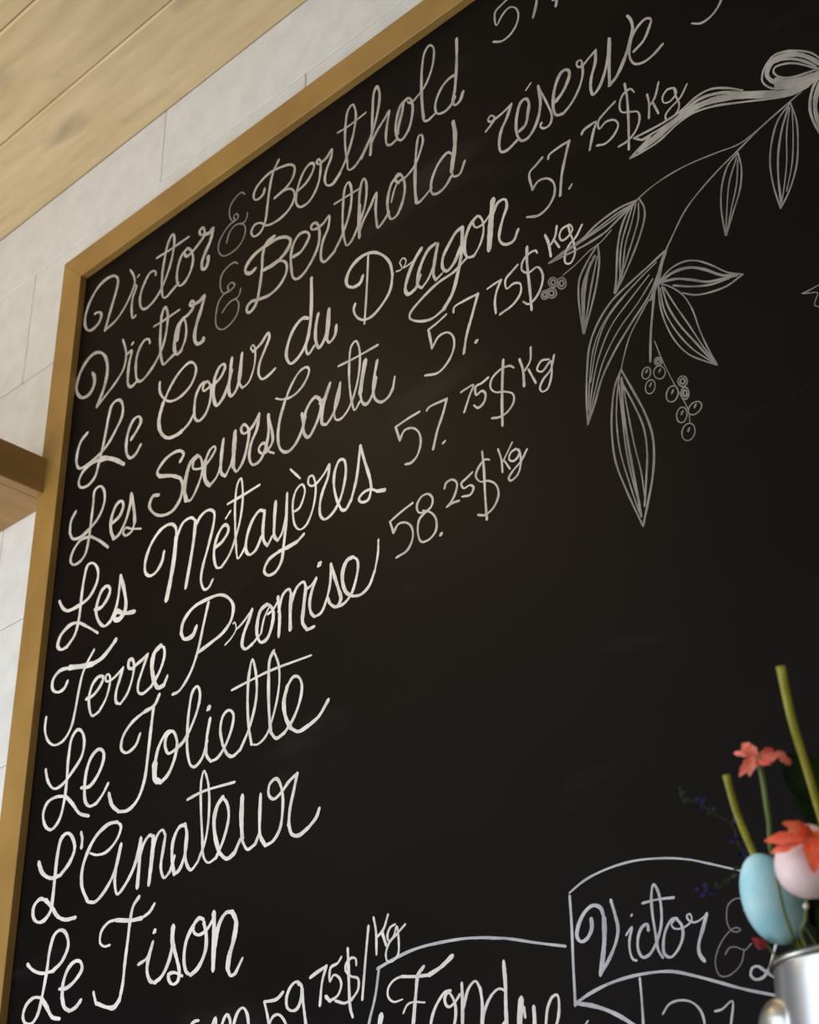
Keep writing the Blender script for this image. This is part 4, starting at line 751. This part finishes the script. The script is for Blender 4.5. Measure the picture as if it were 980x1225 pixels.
# chalk marks: ink strokes lying on the board, coordinates in tenths of a millimetre on the board
def ribbon(bm, P, y):
    # P: list of (u, v, w) in metres; centripetal smoothing then a raised strip with round ends
    pts = [Vector((p[0], p[1])) for p in P]; ws = [p[2] for p in P]
    Q = [pts[0] * 2 - pts[1]] + pts + [pts[-1] * 2 - pts[-2]]; C = []; Wd = []
    for i in range(1, len(Q) - 2):
        p0, p1, p2, p3 = Q[i - 1:i + 3]
        d = [max((b_ - a_).length, 1e-6) ** .5 for a_, b_ in ((p0, p1), (p1, p2), (p2, p3))]
        t0 = 0; t1 = d[0]; t2 = t1 + d[1]; t3 = t2 + d[2]
        k = max(2, min(7, int((p2 - p1).length / .0022)))
        for j in range(k):
            t = t1 + (t2 - t1) * j / k
            A1 = p0 * ((t1 - t) / (t1 - t0)) + p1 * ((t - t0) / (t1 - t0)); A2 = p1 * ((t2 - t) / (t2 - t1)) + p2 * ((t - t1) / (t2 - t1)); A3 = p2 * ((t3 - t) / (t3 - t2)) + p3 * ((t - t2) / (t3 - t2))
            B1 = A1 * ((t2 - t) / (t2 - t0)) + A2 * ((t - t0) / (t2 - t0)); B2 = A2 * ((t3 - t) / (t3 - t1)) + A3 * ((t - t1) / (t3 - t1))
            C.append(B1 * ((t2 - t) / (t2 - t1)) + B2 * ((t - t1) / (t2 - t1))); Wd.append(ws[i - 1] * (1 - j / k) + ws[i] * j / k)
    C.append(pts[-1]); Wd.append(ws[-1]); n = len(C)
    # round caps
    T0 = (C[0] - C[1]).normalized(); T1 = (C[-1] - C[-2]).normalized()
    C = [C[0] + T0 * Wd[0] * .42] + C + [C[-1] + T1 * Wd[-1] * .42]; Wd = [Wd[0] * .35] + Wd + [Wd[-1] * .35]
    ph = random.uniform(0, 6); prev = None
    for i in range(len(C)):
        t = (C[min(i + 1, len(C) - 1)] - C[max(i - 1, 0)])
        if t.length < 1e-9: t = Vector((1, 0))
        t.normalize(); nn = Vector((-t.y, t.x)); w = Wd[i] * .43 * (1 + .10 * math.sin(ph + i * .55) + random.uniform(-.09, .09))
        c = C[i]
        v = [bm.verts.new((c.x + nn.x * w * s, -(.00004 + y) if abs(s) == 1 else -(.00022 + y), c.y + nn.y * w * s)) for s in (-1, 0, 1)]
        if prev:
            bm.faces.new((prev[0], prev[1], v[1], v[0])); bm.faces.new((prev[1], prev[2], v[2], v[1]))
        prev = v
sprig = None
for name, label, tone, strokes in CHALK:
    bm = bmesh.new()
    for q, s in enumerate(strokes.split('\n')):
        P = []
        for tok in s.split():
            u, v, w = tok.split(','); P.append((float(u) * 1e-4, 1.5 + float(v) * 1e-4, float(w) * 1e-4))
        ribbon(bm, P, (q % 6) * .00002)
    bmesh.ops.recalc_face_normals(bm, faces=bm.faces[:])
    for f in bm.faces:
        if f.normal.y > 0: f.normal_flip()
    par = sprig if name in ('chalk_leaf', 'chalk_berry') else cb
    if name == 'chalk_stem': name = 'chalk_drawing'
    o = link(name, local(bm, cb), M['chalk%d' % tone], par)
    if name == 'chalk_drawing': sprig = o
    if label: o['label'] = label
# ------------------------------------------------------------------ counter under the pail
cn = empty('display_counter', (-.4, -.3, 0)); tag(cn, 'wooden display counter standing below the chalkboard', 'counter')
TOPZ = 1.572
link('cabinet_body', local(box(bmesh.new(), -.86, .56, -.40, -.12, 0, TOPZ - .025, .002), cn), M['counter'], cn)
link('countertop', local(box(bmesh.new(), -.88, .58, -.42, -.11, TOPZ - .025, TOPZ, .002), cn), M['counter'], cn)
# ------------------------------------------------------------------ metal pail
D = .80
PX = D / F                                    # metres per pixel at the pail
rimc = at(1026, 1152, D + .03)
R = 100 * PX * 1.04
pail = empty('metal_pail', (rimc.x, rimc.y, TOPZ)); tag(pail, 'small shiny metal pail at the lower right, filled with eggs and flowers', 'pail')
H = rimc.z - TOPZ
prof = [(0, .0015), (R * .95, .0015), (R * 1.0, .004), (R * 1.02, .008), (R * 1.01, H * .3), (R * 1.0, H * .97), (R * .985, H * .975), (R * .985, H * .9), (R * .985, .01), (0, .006)]
prof = [(R * 1.10, 0), (R * 1.118, .001), (R * 1.12, .002)] + [(R * (1.118 - .128 * k / 16), .003 + (H - .004) * k / 16) for k in range(17)] + [(R * .985, H), (R * .972, H), (R * .97, H - .001), (R * .98, H * .9), (R * 1.10, .006), (0, .005)]
link('pail_body', lathe(bmesh.new(), [(0, .0005)] + prof, 72), M['metal'], pail, True)
bm = bmesh.new(); rp = []
for k in range(13):
    a = k / 12 * 2 * math.pi; rp.append((R * .995 + .0022 * math.cos(a), H + .0022 * math.sin(a)))
link('pail_rim', lathe(bm, rp, 72), M['rim'], pail, True)
bm = bmesh.new(); rp = [(0.0, .006), (.003, .0059), (.006, .0053), (.0085, .0042), (.0105, .0026), (.012, .0012), (.0135, .0010), (.0140, 0), (.0140, -.0018), (0, -.002)]
lc = at(929, 1226, D + .012) - Vector(pail.location)
n = Vector((lc.x, lc.y, 0)).normalized(); Mt = Matrix.Translation(Vector((n.x * (R * 1.08), n.y * (R * 1.08), lc.z))) @ Vector((-.35, -1, .1)).normalized().to_track_quat('Z', 'Y').to_matrix().to_4x4()
link('handle_lug', lathe(bm, rp, 32, Mt), M['metal'], pail, True)
def inpail(f=0, g=0, h=.02):                # a point on the foam in the pail
    return Vector((pail.location.x + f * R, pail.location.y + g * R, TOPZ + h))
fo = link('flower_foam', lathe(bmesh.new(), [(0, .006), (R * .97, .006), (R * .96, H * .8), (R * .5, H * .86), (0, H * .88)], 32), M['foam'], pail, True)
FZ = H * .80
# ------------------------------------------------------------------ eggs
def egg(name, c, axis, rl, rw, m, label, pick_to):
    e = empty(name, c); tag(e, label, 'egg')
    q = axis.to_track_quat('Z', 'Y').to_matrix().to_4x4()
    prof = []
    for k in range(25):
        t = math.pi * k / 24; z = math.cos(t) * rl; r = math.sin(t) * rw * (1 - .10 * math.cos(t)); prof.append((max(r, 0) if 0 < k < 24 else 0, z))
    link('eggshell', lathe(bmesh.new(), prof, 48, q), m, e, True)
    d = Vector(pick_to) - Vector(c)
    link('egg_pick', tube(bmesh.new(), [d * .45, d * .75, d], .0008, 6), M['stem'], e, True)
    return e
ax = (at(902, 1023, D) - at(946, 1127, D)).normalized()
egg('blue_egg', at(923.5, 1075, D + .026), ax, 57 * PX * 1.032, 35.5 * PX * 1.032, M['blue'], 'pale blue egg leaning out of the left side of the metal pail', inpail(-.3, -.1, FZ))
ax = (at(962, 987, D) - at(970, 1073, D)).normalized()
egg('pink_egg', at(968, 1030, D - .035), ax, 42 * PX, 39 * PX, M['pink'], 'pale pink egg topped by a coral flower above the metal pail', inpail(-.1, -.25, FZ))
# ------------------------------------------------------------------ flowers and stems
def petal(bm, p0, p1, w, nrm, curl=.0):
    p0, p1 = Vector(p0), Vector(p1); d = p1 - p0; s = d.cross(nrm).normalized(); nn = s.cross(d).normalized(); prev = None
    for i in range(9):
        t = i / 8; c_off = curl * .35 * math.sin(i * 2.1 + w * 900); ww = w * (1 + .16 * math.sin(i * 1.9 + w * 700)) * (math.sin(math.pi * min(1, t * .93 + .05)) ** .7) * .5; c = p0 + d * t + nn * curl * math.sin(math.pi * t)
        row = [bm.verts.new(c - s * ww + nn * (ww * .35 + c_off)), bm.verts.new(c), bm.verts.new(c + s * ww + nn * (ww * .35 - c_off))]
        row2 = [bm.verts.new(v.co - nn * .0005) for v in row]
        if prev:
            for k in range(2):
                bm.faces.new((prev[0][k], prev[0][k + 1], row[k + 1], row[k])); bm.faces.new((prev[1][k + 1], prev[1][k], row2[k], row2[k + 1]))
        prev = (row, row2)
    bmesh.ops.recalc_face_normals(bm, faces=bm.faces[:]); return bm
TOC = (CAM - at(940, 1000, D)).normalized()
def flower(name, c, tips, w, m, label, stem, srad, depth, sm='stem', curl=.002):
    f = empty(name, at(*c, depth)); tag(f, label, 'flower')
    o0 = Vector(f.location)
    for k, tp in enumerate(tips):
        x, y, dd = tp[:3]; ww = tp[3] if len(tp) > 3 else w
        base = at(*(tp[4] if len(tp) > 4 else c), depth) - o0
        link('petal', petal(bmesh.new(), base, at(x, y, depth + dd) - o0, ww * PX, TOC, curl), m, f, True)
    sp = smooth_pts([Vector(p) - o0 for p in stem], 5)
    link('flower_stem', tube(bmesh.new(), sp, srad, 8), M[sm], f, True)
    return f
f1 = flower('coral_flower', (908, 909), [(878, 901, .004, 7, (900, 903)), (889, 889, .008, 13, (903, 908)), (897, 890, .002, 13, (904, 910)), (885, 929, -.004, 10, (899, 905)), (897, 928, -.008, 12, (899, 904)), (925, 896, .004, 13, (906, 910)), (932, 903, -.004, 12, (908, 911)), (947, 914, .002, 9, (928, 901)), (940, 901, .002, 8, (922, 904)), (922, 914, -.008, 8, (903, 911))],
    16, M['salmon'], 'small salmon-coral flower seen from the side, on a thin stem beside the tall reed',
    [at(909, 912, D), at(914, 940, D + .005), at(920, 980, D + .012), at(934, 1050, D + .035), inpail(-.3, .45, FZ)], .0014, D)
link('calyx', lathe(bmesh.new(), [(0, .003), (.003, .001), (.002, -.004), (0, -.006)], 16), M['stem'], f1, True)
dp = D - .058
f2 = flower('coral_flower', (972, 997), [(937, 984, -.002, 15), (915, 1006, .008, 14), (923, 1020, .010, 13), (974, 1044, -.016, 20), (988, 1036, -.014, 20), (962, 1010, -.014, 10), (1000, 1020, .0, 20), (950, 990, .012, 15)],
    15, M['coral'], 'bright coral-red flower lying over the top of the pink egg', [at(972, 997, dp), at(984, 998, dp), at(1010, 1006, dp), at(1030, 1060, D - .02), inpail(.1, -.2, FZ)], .0016, dp, 'orange')
def reed(pts, rads, label, name='reed', m='reed', depth=D):
    r0 = Vector(pts[-1]); e = empty(name, r0); tag(e, label, 'stem', None)
    sp = smooth_pts([Vector(p) - r0 for p in pts], 5); n = len(sp)
    rr = [rads[0] + (rads[1] - rads[0]) * i / (n - 1) for i in range(n)]
    link('reed_stalk', tube(bmesh.new(), sp, rr, 10), M[m], e, True)
    return e
reed([at(934, 797, D), at(947, 858, D), at(961, 905, D), at(976, 955, D), at(1000, 1040, D + .01), inpail(0, .1, FZ)], (.0024, .0019), 'tall yellow-green cut reed, the highest of the arrangement')
reed([at(869, 927, D + .03), at(880, 967, D + .03), at(891, 996, D + .03), at(903, 1024, D + .03), at(930, 1085, D + .03), inpail(-.4, .25, FZ)], (.0021, .0018), 'short yellow-green cut reed behind the blue egg')
for (pts, lb) in (([at(929, 1049, D - .004), at(938, 1090, D - .003), at(948, 1118, D + .002), at(953, 1133, D + .022), inpail(-.45, 0, FZ)], 'thin green stem crossing in front of the blue egg'),
                  ([at(966, 1070, D - .016), at(964, 1100, D - .008), at(961, 1125, D + .004), inpail(-.3, .1, FZ)], 'thin green stem with a cream pearl below the pink egg')):
    r0 = Vector(pts[-1]); e = empty('thin_stem', r0); tag(e, lb, 'stem')
    link('stalk', tube(bmesh.new(), smooth_pts([Vector(p) - r0 for p in pts], 4), .0009, 6), M['stem'], e, True)
    if 'pearl' in lb:
        link('pearl', lathe(bmesh.new(), [(.0016 * math.sin(math.pi * k / 10) if 0 < k < 10 else 0, .0016 * math.cos(math.pi * k / 10)) for k in range(11)], 16, Matrix.Translation(at(964.5, 1084, D - .017) - r0)), M['pearl'], e, True)
# dark leaves behind the flowers
def leafmesh(bm, p0, p1, w, nrm, bend=.006):
    p0, p1 = Vector(p0), Vector(p1); d = p1 - p0; s = d.cross(nrm).normalized(); nn = s.cross(d).normalized(); rows = []
    for i in range(13):
        t = i / 12; ww = w * .5 * (math.sin(math.pi * t ** .85) ** .75 if 0 < t < 1 else .02); c = p0 + d * t + nn * bend * math.sin(math.pi * t)
        ww *= 1 + .08 * math.sin(i * 2.3)
        rows.append([bm.verts.new(c + s * ww * k - nn * abs(k) * ww * .3) for k in (-1, -.5, 0, .5, 1)])
    for a, b in zip(rows, rows[1:]):
        for k in range(4): bm.faces.new((a[k], a[k + 1], b[k + 1], b[k]))
    bmesh.ops.solidify(bm, geom=bm.faces[:], thickness=.0004); return bm
LV = [((1015, 965), (932, 905), 62, .035, 'broad dark green leaf behind the tall reed, level with the coral flower'),
      ((1030, 985), (948, 958), 50, .062, 'dark green leaf pointing left above the pink egg'),
      ((1035, 960), (985, 878), 70, .09, 'upright dark green leaf at the right edge behind the reed'),
      ((1010, 1130), (966, 1052), 46, .025, 'dark green leaf below the pink egg, by the pail rim'),
      ((1020, 1140), (978, 1085), 50, .02, 'dark green leaf at the right edge just above the pail rim'),
      ((1045, 1040), (975, 975), 60, .06, 'dark green leaf behind the pink egg at the right edge')]
for p0, p1, w, dd, lb in LV:
    b0 = at(*p0, D + dd); e = empty('dark_leaf', b0); tag(e, lb, 'leaf')
    link('leaf_blade', leafmesh(bmesh.new(), Vector((0, 0, 0)), at(*p1, D + dd * .9) - b0, w * PX, TOC), M['leaf'], e, True)
    link('leaf_stalk', tube(bmesh.new(), smooth_pts([Vector((0, 0, 0)), (inpail(.1, .2, FZ + .02) - b0) * .5 + Vector((.003, 0, 0)), inpail(.1, .2, FZ) - b0], 4), .0009, 6), M['stem'], e, True)
# dark purple sprigs reaching left
def sprigthing(path, blobs, lb, dd):
    b0 = Vector(path[-1]); e = empty('flower_sprig', b0); tag(e, lb, 'flower')
    link('sprig_stalk', tube(bmesh.new(), smooth_pts([Vector(p) - b0 for p in path], 5), .00045, 5), M['sprig'], e, True)
    for (x, y, r, m) in blobs:
        for j in range(4):
            a = random.uniform(0, 6.28); c = at(x + math.cos(a) * r * .5, y + math.sin(a) * r * .5, dd + random.uniform(-.003, .003)) - b0
            t = at(x + math.cos(a) * r * 1.5, y + math.sin(a) * r * 1.5, dd + random.uniform(-.004, .004)) - b0
            link('floret', petal(bmesh.new(), c * .6 + t * .4 - (t - c) * .6, t, r * .8 * PX, TOC, .0008), M[m], e, True)
d2 = D + .05
sprigthing([at(814, 946, d2), at(818, 956, d2), at(838, 961, d2), at(853, 972, d2), at(876, 987, d2), at(884, 1008, d2), at(893, 1026, d2), inpail(-.5, .4, FZ)],
    [(815, 947, 4, 'sprig'), (820, 956, 3, 'sprig'), (838, 961, 6, 'purple'), (851, 970, 4.5, 'sprig'), (875, 984, 6, 'purple'), (882, 1006, 6, 'purple'), (889, 1020, 6, 'purple')],
    'faint dark purple flower sprig left of the short reed, upper of the two', d2)
sprigthing([at(842, 1066, d2), at(858, 1062, d2), at(874, 1051, d2), at(895, 1060, d2), inpail(-.5, .3, FZ)],
    [(846, 1066, 7, 'purple'), (838, 1066, 4, 'purple'), (858, 1062, 4, 'sprig'), (874, 1050, 6, 'sprig'), (880, 1042, 4, 'sprig')],
    'faint dark purple flower sprig left of the blue egg, lower of the two', d2)
b0 = inpail(-.6, .1, FZ); e = empty('red_bud', b0); tag(e, 'small dark red bud peeking out below the blue egg', 'bud')
link('bud_stalk', tube(bmesh.new(), smooth_pts([at(909, 1127, D + .02) - b0, at(922, 1136, D + .02) - b0, Vector((0, 0, 0))], 4), .0006, 6), M['stem'], e, True)
for a in (0, 1, 2): link('petal', petal(bmesh.new(), at(918, 1132 - a * 2, D + .02) - b0, at(900 + a * 2, 1123 + a * 4, D + .018 + a * .002) - b0, 11 * PX, TOC, .002), M['redbud'], e, True)
